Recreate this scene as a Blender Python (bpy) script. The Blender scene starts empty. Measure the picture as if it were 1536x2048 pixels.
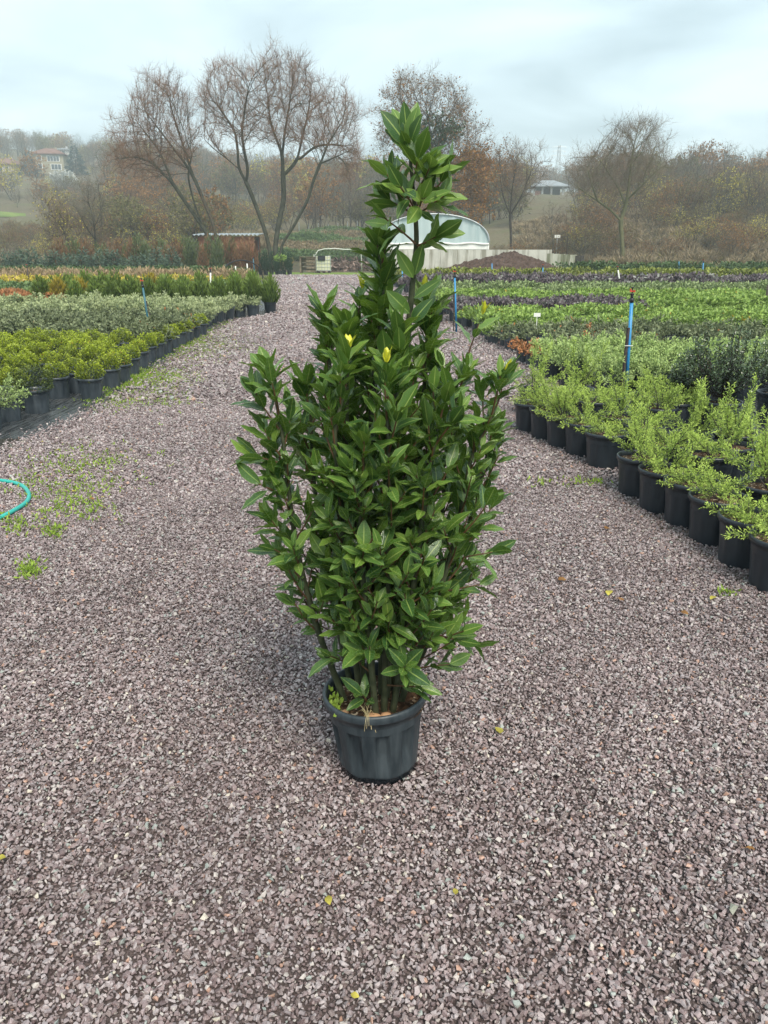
import bpy, bmesh, math, random
import numpy as np
from mathutils import Vector, Matrix

R = math.radians
scene = bpy.context.scene
col = scene.collection

# ------------------------------------------------------------------ camera
CAMZ, FPX, YH = 1.40, 1538.0, 506.0            # metres, photo pixels, horizon row
PITCH = math.atan((1024 - YH) / FPX)
CP, SP = math.cos(PITCH), math.sin(PITCH)
cam_d = bpy.data.cameras.new('camera')
cam_d.sensor_fit = 'VERTICAL'
cam_d.sensor_height = 36.0
cam_d.lens = 36.0 * FPX / 2048
cam_d.clip_start, cam_d.clip_end = 0.05, 3000
cam = bpy.data.objects.new('camera', cam_d)
col.objects.link(cam)
cam.location = (0, 0, CAMZ)
cam.rotation_euler = (math.pi / 2 - PITCH, 0, 0)
scene.camera = cam

# ------------------------------------------------------------------ sky, sun, exposure
SUN_EL, SUN_ROT = R(52), R(160)
world = bpy.data.worlds.new('World')
scene.world = world
world.use_nodes = True
wt = world.node_tree
wt.nodes.clear()
def wn(t, **k):
    n = wt.nodes.new(t)
    for a, b in k.items(): setattr(n, a, b)
    return n
sky = wn('ShaderNodeTexSky', sky_type='NISHITA', sun_disc=False)
sky.sun_elevation, sky.sun_rotation = SUN_EL, SUN_ROT
sky.dust_density, sky.air_density = 3.0, 1.0
tc = wn('ShaderNodeTexCoord')
sep = wn('ShaderNodeSeparateXYZ')
wt.links.new(tc.outputs['Generated'], sep.inputs[0])
def wmath(op, a, b):
    n = wn('ShaderNodeMath', operation=op)
    for i, s in enumerate((a, b)):
        if isinstance(s, (int, float)): n.inputs[i].default_value = s
        else: wt.links.new(s, n.inputs[i])
    return n.outputs[0]
den = wmath('ADD', wmath('ABSOLUTE', sep.outputs[2], 0), 0.16)
cmb = wn('ShaderNodeCombineXYZ')
wt.links.new(wmath('DIVIDE', sep.outputs[0], den), cmb.inputs[0])
wt.links.new(wmath('DIVIDE', sep.outputs[1], den), cmb.inputs[1])
nz = wn('ShaderNodeTexNoise')
nz.inputs['Scale'].default_value = 1.15
nz.inputs['Detail'].default_value = 6
nz.inputs['Roughness'].default_value = 0.5
nz.inputs['Distortion'].default_value = 0.4
wt.links.new(cmb.outputs[0], nz.inputs['Vector'])
rampw = wn('ShaderNodeValToRGB')
cr = rampw.color_ramp
cr.elements[0].position, cr.elements[0].color = 0.36, (0.195, 0.25, 0.273, 1)
cr.elements[1].position, cr.elements[1].color = 0.66, (0.37, 0.43, 0.448, 1)
e = cr.elements.new(0.50); e.color = (0.282, 0.348, 0.372, 1)
wt.links.new(nz.outputs['Fac'], rampw.inputs[0])
mulw = wn('ShaderNodeVectorMath', operation='SCALE')
mulw.inputs['Scale'].default_value = 10.0
wt.links.new(rampw.outputs[0], mulw.inputs[0])
mixw = wn('ShaderNodeMixRGB')
mixw.inputs[0].default_value = 0.93            # closed cloud deck over the clear-sky model
wt.links.new(sky.outputs[0], mixw.inputs[1])
wt.links.new(mulw.outputs[0], mixw.inputs[2])
bg = wn('ShaderNodeBackground')
bg.inputs[1].default_value = 0.1
wt.links.new(mixw.outputs[0], bg.inputs[0])
wo = wn('ShaderNodeOutputWorld')
wt.links.new(bg.outputs[0], wo.inputs[0])

sun_d = bpy.data.lights.new('sun', 'SUN')
sun_d.energy, sun_d.angle, sun_d.color = 1.5, R(28), (1.0, 0.92, 0.81)
sun = bpy.data.objects.new('sun', sun_d)
col.objects.link(sun)
sd = Vector((math.sin(SUN_ROT) * math.cos(SUN_EL), math.cos(SUN_ROT) * math.cos(SUN_EL), math.sin(SUN_EL)))
sun.rotation_euler = (sd).to_track_quat('Z', 'Y').to_euler()
sun.location = sd * 50

scene.view_settings.view_transform = 'Standard'
scene.view_settings.look = 'None'
scene.view_settings.exposure = 1.58
scene.view_settings.gamma = 1.0
scene.render.engine = 'CYCLES'
cy = scene.cycles
cy.use_denoising = True
cy.max_bounces, cy.diffuse_bounces, cy.glossy_bounces = 6, 3, 2
cy.transmission_bounces, cy.transparent_max_bounces, cy.volume_bounces = 3, 8, 2
cy.caustics_reflective = cy.caustics_refractive = False
cy.sample_clamp_indirect = 4

# ------------------------------------------------------------------ pixel -> place helpers
def ray(px, py):
    dx, v = (px - 768) / FPX, (py - 1024) / FPX
    return np.array((dx, CP - v * SP, -SP - v * CP))
def G(px, py, z=0.0):
    d = ray(px, py); t = (z - CAMZ) / d[2]
    return np.array((d[0] * t, d[1] * t, z))
def AT(px, py, Y):
    d = ray(px, py); t = Y / d[1]
    return np.array((d[0] * t, Y, CAMZ + d[2] * t))

# terrain: flat nursery, then a valley side that climbs to a wooded ridge
TS = np.array([-0.9, -0.6, -0.3, -0.1, 0.1, 0.22, 0.35, 0.6, 0.9])
TY = np.array([-50, 62, 68, 80, 100, 120, 150, 200, 300, 420, 700.])
TZ = np.array([
    [0, 0, 0, .6, 2.0, 4.0, 7.5, 15, 34, 56, 60], [0, 0, 0, .6, 2.0, 4.0, 7.5, 15, 34, 56, 60],
    [0, 0, 0, .8, 2.4, 4.4, 7.7, 14, 30, 46, 52], [0, 0, 0, 1.4, 3.0, 4.4, 7.7, 13, 25, 33, 40],
    [0, 0, 0, 1.2, 3.0, 5.0, 8.0, 13, 22, 30, 38], [0, 0, 0.1, 1.2, 4.0, 7.0, 10, 14, 22, 30, 36],
    [0, 0, 0.7, 3.3, 6.0, 7.6, 10, 13, 21, 29, 34], [0, 0, 1.0, 3.8, 6.6, 8.2, 10, 13, 21, 28, 34],
    [0, 0, 1.0, 3.8, 6.6, 8.2, 10, 13, 21, 28, 34.]])
def gz(x, y):
    x = np.atleast_1d(np.asarray(x, float)); y = np.atleast_1d(np.asarray(y, float))
    s = np.clip(x / np.maximum(y, 30.0), TS[0], TS[-1] - 1e-6)
    i = np.clip(np.searchsorted(TS, s) - 1, 0, len(TS) - 2)
    f = (s - TS[i]) / (TS[i + 1] - TS[i]); f = f * f * (3 - 2 * f)
    rows = np.array([np.interp(y, TY, r) for r in TZ])
    k = np.arange(len(x))
    z = rows[i, k] * (1 - f) + rows[i + 1, k] * f
    amp = np.clip((y - 64) / 40, 0, 1)
    return z + amp * (0.45 * np.sin(x * .23 + y * .11) * np.cos(y * .19 - x * .07) + .25 * np.sin(x * .61) * np.sin(y * .47))
def gz1(x, y): return float(gz(x, y)[0])

# ------------------------------------------------------------------ mesh helpers
class MB:
    """collects vertices and faces; build() links them as ONE mesh object"""
    def __init__(s): s.v, s.f, s.m, s.uv, s.n = [], [], [], [], 0
    def add(s, V, F, mi=0, uv=None):
        V = np.asarray(V, float).reshape(-1, 3)
        s.v.append(V)
        s.uv.append(np.zeros((len(V), 2)) if uv is None else np.asarray(uv, float))
        groups = {}
        if isinstance(F, np.ndarray): groups[F.shape[1]] = F
        else:
            for q in F: groups.setdefault(len(q), []).append(q)
        for k, q in groups.items():
            q = np.asarray(q, int) + s.n
            s.f.append(q); s.m.append(np.full(len(q), mi))
        s.n += len(V)
        return s
    def box(s, c, d, rz=0, mi=0, rx=0):
        x, y, z = np.array(d) / 2
        V = np.array([(i, j, k) for k in (-z, z) for j in (-y, y) for i in (-x, x)])
        M = np.array((Matrix.Rotation(rz, 3, 'Z') @ Matrix.Rotation(rx, 3, 'X')))
        V = V @ M.T + np.array(c)
        return s.add(V, np.array([(0, 2, 3, 1), (4, 5, 7, 6), (0, 1, 5, 4), (2, 6, 7, 3), (0, 4, 6, 2), (1, 3, 7, 5)]), mi)
    def tube(s, pts, rad, k=8, mi=0, caps=True):
        P = np.asarray(pts, float); n = len(P)
        rad = np.full(n, rad) if np.isscalar(rad) else np.asarray(rad, float)
        T = np.gradient(P, axis=0); T /= np.linalg.norm(T, axis=1)[:, None] + 1e-12
        u = np.cross(T[0], (0.31, 0.87, 0.38)); 
        if np.linalg.norm(u) < .1: u = np.cross(T[0], (1, 0, 0))
        V = []
        a = np.arange(k) / k * 2 * math.pi
        for i in range(n):
            u = u - T[i] * np.dot(u, T[i]); u /= np.linalg.norm(u)
            w = np.cross(T[i], u)
            V.append(P[i] + rad[i] * (np.cos(a)[:, None] * u + np.sin(a)[:, None] * w))
        F = []
        for i in range(n - 1):
            for j in range(k):
                j2 = (j + 1) % k
                F.append((i * k + j, i * k + j2, (i + 1) * k + j2, (i + 1) * k + j))
        if caps:
            F.append(tuple(range(k - 1, -1, -1))); F.append(tuple((n - 1) * k + j for j in range(k)))
        return s.add(np.concatenate(V), F, mi)
    def lathe(s, prof, k=24, mi=0, c=(0, 0, 0)):
        a = np.arange(k) / k * 2 * math.pi
        V = np.concatenate([np.stack((r * np.cos(a), r * np.sin(a), np.full(k, z)), 1) for r, z in prof]) + np.array(c)
        F = [(i * k + j, i * k + (j + 1) % k, (i + 1) * k + (j + 1) % k, (i + 1) * k + j) for i in range(len(prof) - 1) for j in range(k)]
        return s.add(V, F, mi)
    def mesh(s, name, mats, smooth=False):
        V = np.concatenate(s.v); me = bpy.data.meshes.new(name)
        F = s.f; nl = sum(f.size for f in F); npoly = sum(len(f) for f in F)
        me.vertices.add(len(V)); me.vertices.foreach_set('co', V.astype(np.float32).ravel())
        me.loops.add(nl); li = np.concatenate([f.ravel() for f in F]).astype(np.int32)
        me.loops.foreach_set('vertex_index', li)
        me.polygons.add(npoly)
        tot = np.concatenate([np.full(len(f), f.shape[1]) for f in F])
        me.polygons.foreach_set('loop_start', np.concatenate(([0], np.cumsum(tot)[:-1])).astype(np.int32))
        me.polygons.foreach_set('material_index', np.concatenate(s.m).astype(np.int32))
        me.polygons.foreach_set('use_smooth', np.full(npoly, smooth))
        uvl = me.uv_layers.new(name='UVMap')
        uvl.data.foreach_set('uv', np.concatenate(s.uv)[li].astype(np.float32).ravel())
        me.update(calc_edges=True)
        for m in (mats if isinstance(mats, (list, tuple)) else [mats]): me.materials.append(m)
        return me
    def build(s, name, mats, parent=None, smooth=False, loc=None):
        return link(name, s.mesh(name, mats, smooth), parent, loc)
def link(name, me, parent=None, loc=None, rz=0, sc=1.0):
    o = bpy.data.objects.new(name, me); col.objects.link(o)
    if parent is not None: o.parent = parent
    if loc is not None: o.location = tuple(loc)
    if rz: o.rotation_euler[2] = rz
    if sc != 1.0: o.scale = (sc, sc, sc) if np.isscalar(sc) else sc
    return o
def tag(o, label, cat, group=None):
    o['label'] = label; o['category'] = cat
    if group: o['group'] = group
    return o
def thing(name, loc, label, cat, group=None, rz=0):
    return tag(link(name, None, None, loc, rz), label, cat, group)
def structure(o): o['kind'] = 'structure'; return o
def stuff(o, label, cat=None):
    o['kind'] = 'stuff'; o['label'] = label
    if cat: o['category'] = cat
    return o
def cards(mb, P, D, L, W, t, rng, mi=0, N=None):
    """n leaf-shaped quads at P along D; t is tip-ness 0..1 (kept in UV v)"""
    n = len(P)
    D = D / (np.linalg.norm(D, axis=1)[:, None] + 1e-9)
    S = np.cross(D, rng.normal(size=(n, 3)) if N is None else N); S /= np.linalg.norm(S, axis=1)[:, None] + 1e-9
    L = np.broadcast_to(L, n)[:, None]; W = np.broadcast_to(W, n)[:, None]
    nn = np.cross(S, D)
    mid = P + D * L * .48 + nn * L * .06
    V = np.stack((P, mid - S * W * .5, P + D * L, mid + S * W * .5), 1).reshape(-1, 3)
    F = np.arange(4 * n).reshape(n, 4)
    t = np.broadcast_to(t, n); u = rng.random(n)
    uv = np.stack((np.repeat(u, 4), np.clip(np.repeat(t, 4) + np.tile((-.12, 0, .12, 0), n), 0, 1)), 1)
    return mb.add(V, F, mi, uv)

# ------------------------------------------------------------------ materials
class NT:
    def __init__(s, name):
        s.m = bpy.data.materials.new(name); s.m.use_nodes = True
        s.t = s.m.node_tree; s.b = s.t.nodes['Principled BSDF']; s.out = s.t.nodes['Material Output']
    def n(s, t, ins=None, **k):
        o = s.t.nodes.new(t)
        for a, b in k.items(): setattr(o, a, b)
        for a, b in (ins or {}).items():
            if isinstance(b, bpy.types.NodeSocket): s.t.links.new(b, o.inputs[a])
            else: o.inputs[a].default_value = b
        return o
    def ln(s, a, b): s.t.links.new(a, b)
    def math(s, op, a, b=0.0, c=0.0): return s.n('ShaderNodeMath', {0: a, 1: b, 2: c}, operation=op).outputs[0]
    def mix(s, f, a, b, mode='MIX'):
        return s.n('ShaderNodeMixRGB', {0: f, 1: a if isinstance(a, bpy.types.NodeSocket) else (*a, 1), 2: b if isinstance(b, bpy.types.NodeSocket) else (*b, 1)}, blend_type=mode).outputs[0]
    def ramp(s, f, stops, interp='LINEAR'):
        r = s.n('ShaderNodeValToRGB', {0: f}); c = r.color_ramp; c.interpolation = interp
        for i, (p, q) in enumerate(stops):
            e = c.elements[i] if i < 2 else c.elements.new(p)
            e.position, e.color = p, (*q, 1)
        return r.outputs[0]
    def noise(s, scale, detail=4, vec=None, rough=.55):
        ins = {'Scale': scale, 'Detail': detail, 'Roughness': rough}
        if vec is not None: ins['Vector'] = vec
        return s.n('ShaderNodeTexNoise', ins).outputs['Fac']
    def obj(s): return s.n('ShaderNodeTexCoord').outputs['Object']
    def bump(s, h, st=.3, d=.01): s.ln(s.n('ShaderNodeBump', {'Height': h, 'Strength': st, 'Distance': d}).outputs[0], s.b.inputs['Normal'])
    def base(s, c):
        if isinstance(c, bpy.types.NodeSocket): s.ln(c, s.b.inputs['Base Color'])
        else: s.b.inputs['Base Color'].default_value = (*c, 1)
    def set(s, rough=.6, spec=.4, metal=0):
        s.b.inputs['Roughness'].default_value = rough
        s.b.inputs['Specular IOR Level'].default_value = spec
        s.b.inputs['Metallic'].default_value = metal
        return s
def mk(name, a, b, scale=8, rough=.6, spec=.35, bump=0, bscale=None, detail=5, metal=0, bd=.01):
    """two-tone noise surface"""
    t = NT(name); c = t.obj()
    t.base(t.ramp(t.noise(scale, detail, c), [(.32, a), (.68, b)]))
    t.set(rough, spec, metal)
    if bump: t.bump(t.noise(bscale or scale * 4, 4, c), bump, bd)
    return t.m
def mk_foliage(name, inner, tip, rough=.5, transl=.25, vary=.35, alt=None, altp=.0, spec=.4):
    t = NT(name)
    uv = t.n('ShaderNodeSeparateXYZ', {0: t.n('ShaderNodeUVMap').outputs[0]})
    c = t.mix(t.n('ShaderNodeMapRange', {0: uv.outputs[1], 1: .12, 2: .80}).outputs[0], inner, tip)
    oi = t.n('ShaderNodeObjectInfo').outputs['Random']
    if alt is not None:
        f = t.math('ADD', uv.outputs[0], t.math('MULTIPLY', oi, .35))
        c = t.mix(t.math('GREATER_THAN', f, 1.35 * (1 - altp)), c, alt)
    k = t.math('ADD', t.math('MULTIPLY', t.math('FRACT', t.math('MULTIPLY', uv.outputs[0], 7.31)), vary), t.math('MULTIPLY_ADD', oi, vary * .6, 1 - vary * .8))
    c = t.n('ShaderNodeVectorMath', {0: c, 'Scale': k}, operation='SCALE').outputs[0]
    t.base(c); t.set(rough, spec)
    if transl:
        tr = t.n('ShaderNodeBsdfTranslucent', {0: c})
        mx = t.n('ShaderNodeMixShader', {0: transl, 1: t.b.outputs[0], 2: tr.outputs[0]})
        t.ln(mx.outputs[0], t.out.inputs[0])
    return t.m

M = {}
def pot_material(name, a, b, wet):
    t = NT(name); c = t.obj()
    z = t.n('ShaderNodeSeparateXYZ', {0: c}).outputs[2]
    st = t.n('ShaderNodeMapping', {'Vector': c, 'Scale': (14, 14, 2.2)}).outputs[0]
    dust = t.noise(2.2, 6, st, .65)
    k = t.ramp(dust, [(.38, a), (.72, b)])
    if wet:   # damp foot of the pot: a tide mark with an uneven upper edge
        edge = t.math('ADD', z, t.math('MULTIPLY', t.noise(9, 3, c), .035))
        w = t.n('ShaderNodeMapRange', {0: edge, 1: .042, 2: .05}).outputs[0]
        k = t.mix(w, (.006, .009, .012), k)
        t.ln(t.n('ShaderNodeMapRange', {0: w, 3: .22, 4: .42}).outputs[0], t.b.inputs['Roughness'])
        t.b.inputs['Specular IOR Level'].default_value = .4
    else: t.set(.33, .5)
    t.base(k); t.bump(t.noise(90, 3, c), .12, .002)
    return t.m
M['pot_main'] = pot_material('pot_plastic_grey', (.020, .029, .035), (.058, .072, .080), True)
M['pot'] = pot_material('pot_plastic_black', (.013, .018, .024), (.026, .034, .042), False)
M['pot_old'] = pot_material('pot_plastic_faded', (.028, .038, .048), (.065, .080, .092), False)
def soil_material():
    t = NT('potting_soil'); c = t.obj()
    v = t.n('ShaderNodeTexVoronoi', {'Vector': c, 'Scale': 120.0}).outputs['Color']
    s = t.n('ShaderNodeSeparateXYZ', {0: v}).outputs[0]
    t.base(t.ramp(s, [(0, (.030, .018, .011)), (.62, (.085, .048, .028)), (.86, (.14, .085, .045)), (.94, (.42, .34, .24))]))
    t.set(.85, .2); t.bump(t.noise(140, 4, c), .9, .006)
    return t.m
M['soil'] = soil_material()
M['bark_laurel'] = mk('laurel_bark', (.030, .040, .020), (.075, .085, .045), 40, .6, .3, .3, 160, bd=.002)
M['shoot_red'] = mk('red_brown_shoot', (.085, .040, .020), (.13, .075, .032), 60, .5, .35)
M['bark'] = mk('willow_bark', (.038, .040, .030), (.085, .085, .060), 3, .9, .15, .5, 14, bd=.04)
M['bark_dark'] = mk('dark_bark', (.040, .036, .032), (.080, .070, .058), 3, .9, .15)
M['bark_green'] = mk('lit_green_bark', (.085, .090, .045), (.15, .145, .075), 2, .9, .15)  # green bark, lightened so the colour holds the light on the trunk
M['twig_red'] = mk('reddish_twigs', (.135, .074, .046), (.25, .145, .09), 1.2, .9, .1)
M['twig_brown'] = mk('brown_twigs', (.115, .088, .064), (.21, .160, .115), 1.2, .9, .1)
M['twig_grey'] = mk('grey_twigs', (.115, .105, .085), (.20, .185, .145), 1.2, .9, .1)
M['ivy'] = mk_foliage('ivy_leaves', (.025, .045, .018), (.050, .085, .035), .5, .1)
M['leaf_orange'] = mk_foliage('orange_leaves', (.20, .095, .030), (.34, .17, .050), .7, .3, .5)
M['leaf_yellow'] = mk_foliage('yellow_leaves', (.34, .29, .045), (.58, .50, .09), .7, .3, .5)
M['leaf_olive'] = mk_foliage('olive_leaves', (.10, .10, .035), (.19, .17, .06), .7, .3, .5)
M['conifer_dark'] = mk_foliage('blue_conifer', (.018, .042, .040), (.045, .085, .075), .6, .05)
M['conifer_blue'] = mk_foliage('blue_green_needles', (.040, .075, .050), (.11, .165, .110), .6, .1)
M['cypress_green'] = mk_foliage('cypress_green', (.045, .075, .028), (.12, .155, .055), .6, .1)
M['cypress_brown'] = mk_foliage('cypress_brown', (.11, .060, .030), (.24, .135, .062), .7, .1)
M['cypress_pot'] = mk_foliage('young_cypress', (.012, .035, .018), (.030, .075, .035), .6, .1)
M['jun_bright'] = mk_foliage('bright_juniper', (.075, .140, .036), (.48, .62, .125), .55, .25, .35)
M['jun_silver'] = mk_foliage('silvery_juniper', (.10, .15, .055), (.42, .54, .19), .55, .2, .3)
M['jun_pale'] = mk_foliage('pale_juniper', (.11, .15, .085), (.42, .47, .24), .55, .2, .3)
M['jun_grey'] = mk_foliage('grey_green_juniper', (.055, .075, .040), (.21, .245, .125), .55, .15, .35, (.42, .17, .06), .03)
M['jun_rust'] = mk_foliage('rust_tips', (.12, .10, .05), (.55, .24, .10), .6, .2, .35)
M['creep_green'] = mk_foliage('creeping_green', (.075, .13, .030), (.30, .43, .095), .55, .2, .3, (.45, .33, .05), .06)
M['pale_green'] = mk_foliage('pale_green_ground_cover', (.09, .13, .05), (.30, .37, .16), .55, .2, .3)
M['purple'] = mk_foliage('purple_leaves', (.045, .034, .040), (.185, .150, .160), .45, .15, .5, (.28, .29, .25), .2)
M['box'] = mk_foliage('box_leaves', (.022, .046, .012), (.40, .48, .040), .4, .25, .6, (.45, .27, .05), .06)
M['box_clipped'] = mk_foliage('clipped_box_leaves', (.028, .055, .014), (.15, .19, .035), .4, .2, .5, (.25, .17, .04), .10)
M['thuja'] = mk_foliage('thuja_green', (.045, .085, .018), (.19, .27, .055), .55, .2, .4)
M['thuja_gold'] = mk_foliage('thuja_gold', (.10, .085, .020), (.46, .36, .045), .55, .2, .4)
M['low_green'] = mk_foliage('low_green', (.045, .085, .035), (.16, .24, .085), .55, .15, .4)
M['yellow_bed'] = mk_foliage('yellow_flower_bed', (.13, .13, .03), (.62, .50, .06), .6, .2, .4, (.55, .36, .22), .22)
M['pink_bed'] = mk_foliage('pink_tips', (.16, .14, .06), (.46, .33, .20), .6, .2, .4)
M['hedge_dark'] = mk_foliage('dark_hedge', (.022, .045, .014), (.085, .145, .040), .5, .1, .4)
M['hedge_yellow'] = mk_foliage('yellow_green_hedge', (.040, .060, .012), (.26, .29, .055), .5, .15, .45)
M['holly'] = mk_foliage('small_glossy_leaves', (.014, .032, .018), (.095, .140, .065), .2, .05, .6, (.20, .24, .11), .06, .7)
M['weed'] = mk_foliage('weed_green', (.15, .24, .03), (.36, .50, .07), .6, .3, .4)
M['brush'] = mk_foliage('dry_brush', (.14, .105, .065), (.33, .26, .16), .8, .1, .5, (.20, .19, .07), .12)

def laurel_leaf_material(name, dark, light, rib):
    t = NT(name)
    uv = t.n('ShaderNodeSeparateXYZ', {0: t.n('ShaderNodeUVMap').outputs[0]})
    rnd = t.math('FRACT', t.math('ADD', t.n('ShaderNodeObjectInfo').outputs['Random'], t.n('ShaderNodeNewGeometry').outputs['Random Per Island']))
    d = t.math('ABSOLUTE', t.math('SUBTRACT', uv.outputs[0], .5))
    c = t.mix(t.math('POWER', rnd, 1.6), dark, light)
    vein = t.math('SINE', t.math('MULTIPLY_ADD', uv.outputs[1], 62.0, t.math('MULTIPLY', d, -46.0)))
    vf = t.n('ShaderNodeMapRange', {0: vein, 1: .82, 2: 1.0, 4: .12}).outputs[0]
    c = t.mix(vf, c, rib)
    mid = t.n('ShaderNodeMapRange', {0: d, 1: .022, 2: .050, 3: .85, 4: 0.0}).outputs[0]
    c = t.mix(mid, c, rib)
    edge = t.n('ShaderNodeMapRange', {0: d, 1: .455, 2: .495, 3: 0.0, 4: .55}).outputs[0]
    c = t.mix(edge, c, rib)
    t.base(c)
    t.b.inputs['Specular IOR Level'].default_value = .5
    t.ln(t.n('ShaderNodeMapRange', {0: t.noise(160, 3, t.obj()), 1: .35, 2: .65, 3: .14, 4: .36}).outputs[0], t.b.inputs['Roughness'])
    t.bump(t.math('ADD', t.math('MULTIPLY', vein, -.5), t.math('MULTIPLY', t.noise(220, 2, t.obj()), 1.2)), .25, .0012)
    tr = t.n('ShaderNodeBsdfTranslucent', {0: t.mix(.5, c, (.20, .32, .03))})
    t.ln(t.n('ShaderNodeMixShader', {0: .26, 1: t.b.outputs[0], 2: tr.outputs[0]}).outputs[0], t.out.inputs[0])
    return t.m
M['laurel'] = laurel_leaf_material('laurel_leaf', (.034, .090, .024), (.135, .245, .048), (.30, .40, .10))
M['laurel_young'] = laurel_leaf_material('laurel_leaf_young', (.080, .165, .030), (.17, .28, .050), (.36, .46, .12))
M['laurel_bud'] = laurel_leaf_material('laurel_leaf_bud', (.62, .62, .03), (.80, .74, .05), (.80, .76, .2))
M['tan_stone'] = mk('tan_stone', (.38, .20, .10), (.55, .34, .19), 25, .7, .3, .3, 120, bd=.003)
M['grey_stone'] = mk('mossy_grey_stone', (.20, .21, .17), (.34, .34, .28), 30, .8, .3, .4, 120, bd=.003)
M['straw'] = mk('dry_straw', (.42, .33, .16), (.60, .50, .28), 30, .7, .2)
M['hose'] = mk('teal_hose', (.02, .33, .28), (.03, .40, .34), 6, .35, .45)
M['blue_pipe'] = mk('blue_pvc', (.02, .19, .42), (.035, .26, .52), 5, .35, .45)
M['teal_pipe'] = mk('faded_blue_pvc', (.025, .10, .14), (.045, .15, .19), 5, .45, .4)
M['white_pipe'] = mk('white_pvc', (.62, .64, .58), (.74, .75, .68), 5, .5, .4)
M['stake'] = mk('dark_stake', (.035, .026, .024), (.070, .052, .046), 12, .7, .3, .3, 40)
M['black_plastic'] = mk('black_plastic', (.010, .011, .013), (.022, .023, .026), 20, .4, .4)
M['red_plastic'] = mk('red_plastic', (.45, .05, .03), (.58, .09, .05), 20, .4, .4)
M['white_plastic'] = mk('white_plastic', (.70, .71, .66), (.80, .80, .75), 9, .5, .4)
def stone_material():
    t = NT('crushed_stone'); c = t.obj()
    r = t.n('ShaderNodeObjectInfo').outputs['Random']
    k = t.ramp(r, [(0, (.112, .068, .070)), (.13, (.165, .118, .112)), (.30, (.30, .225, .228)), (.42, (.37, .315, .318)), (.55, (.225, .155, .156)),
                   (.68, (.40, .335, .335)), (.80, (.26, .21, .216)), (.90, (.50, .45, .415)), (.955, (.30, .34, .31)), (.975, (.46, .26, .18)), (.99, (.60, .54, .44))], 'CONSTANT')
    n = t.noise(1.1, 5, c)
    k = t.mix(.25, k, t.ramp(n, [(.3, (.15, .115, .110)), (.7, (.42, .375, .36))]))
    loc = t.n('ShaderNodeObjectInfo').outputs['Location']     # worn lanes and dirtier patches across the yard
    lane = t.math('ADD', t.math('MULTIPLY', t.noise(.55, 4, loc), .7), t.math('MULTIPLY', t.noise(3.0, 3, loc), .3))
    k = t.n('ShaderNodeVectorMath', {0: k, 'Scale': t.n('ShaderNodeMapRange', {0: lane, 1: .36, 2: .64, 3: .82, 4: 1.24}).outputs[0]}, operation='SCALE').outputs[0]
    t.base(k); t.set(.36, .55); t.bump(t.noise(3.2, 4, c), .25, .1)
    return t.m
M['stone'] = stone_material()
def gravel_base_material():
    t = NT('gravel_bed'); c = t.obj()
    v = t.n('ShaderNodeTexVoronoi', {'Vector': c, 'Scale': 52.0})
    s = t.n('ShaderNodeSeparateXYZ', {0: v.outputs['Color']}).outputs[0]
    k = t.ramp(s, [(0, (.040, .030, .030)), (.3, (.11, .085, .083)), (.55, (.21, .172, .17)), (.85, (.31, .28, .272)), (1, (.46, .42, .40))])
    big = t.noise(11, 3, c, .8)
    k = t.mix(.6, k, t.ramp(big, [(.40, (.135, .10, .098)), (.60, (.46, .395, .385))]))
    k = t.mix(t.n('ShaderNodeMapRange', {0: t.noise(.5, 4, c), 1: .4, 2: .65, 3: 0., 4: .4}).outputs[0], k, (.36, .31, .30))
    t.base(k); t.set(.5, .4)
    t.bump(t.math('SUBTRACT', 1.0, v.outputs['Distance']), .8, .012)
    return t.m
M['gravel_bed'] = gravel_base_material()
M['grit'] = mk('gap_shade_grit', (.055, .042, .040), (.165, .128, .122), 160, .7, .3, .5, 200)  # grit toned dark so its colour carries the shade between stones
def fabric_material():
    t = NT('weed_fabric'); c = t.obj()
    w = t.n('ShaderNodeMapping', {'Vector': c, 'Scale': (26, 2.5, 1), 'Rotation': (0, 0, .9)}).outputs[0]
    st = t.noise(1.4, 6, w, .6)
    t.base(t.ramp(st, [(.35, (.020, .022, .024)), (.7, (.085, .090, .092))]))
    t.ln(t.n('ShaderNodeMapRange', {0: st, 1: .4, 2: .62, 3: .12, 4: .5}).outputs[0], t.b.inputs['Roughness'])
    t.b.inputs['Specular IOR Level'].default_value = .6
    t.bump(st, .35, .02)
    return t.m
M['fabric'] = fabric_material()
def ground_material():
    t = NT('field_soil'); c = t.obj()
    a = t.ramp(t.noise(.12, 6, c), [(.35, (.095, .080, .050)), (.5, (.130, .112, .070)), (.65, (.105, .120, .050))])
    b = t.noise(2.4, 6, c, .7)
    t.base(t.mix(.5, a, t.ramp(b, [(.3, (.055, .046, .030)), (.7, (.21, .175, .115))])))
    t.set(.95, .1); t.bump(b, .7, .15)
    return t.m
M['ground'] = ground_material()
M['grass'] = mk('short_grass', (.10, .16, .035), (.21, .29, .06), .9, .9, .15, .6, 9, bd=.05)
M['meadow'] = mk('meadow', (.12, .17, .045), (.19, .25, .07), .35, .95, .1, .6, 3, bd=.2)
M['crop'] = mk('crop_field', (.085, .115, .060), (.165, .165, .085), .35, .95, .1, .6, 2, bd=.2)

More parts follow.
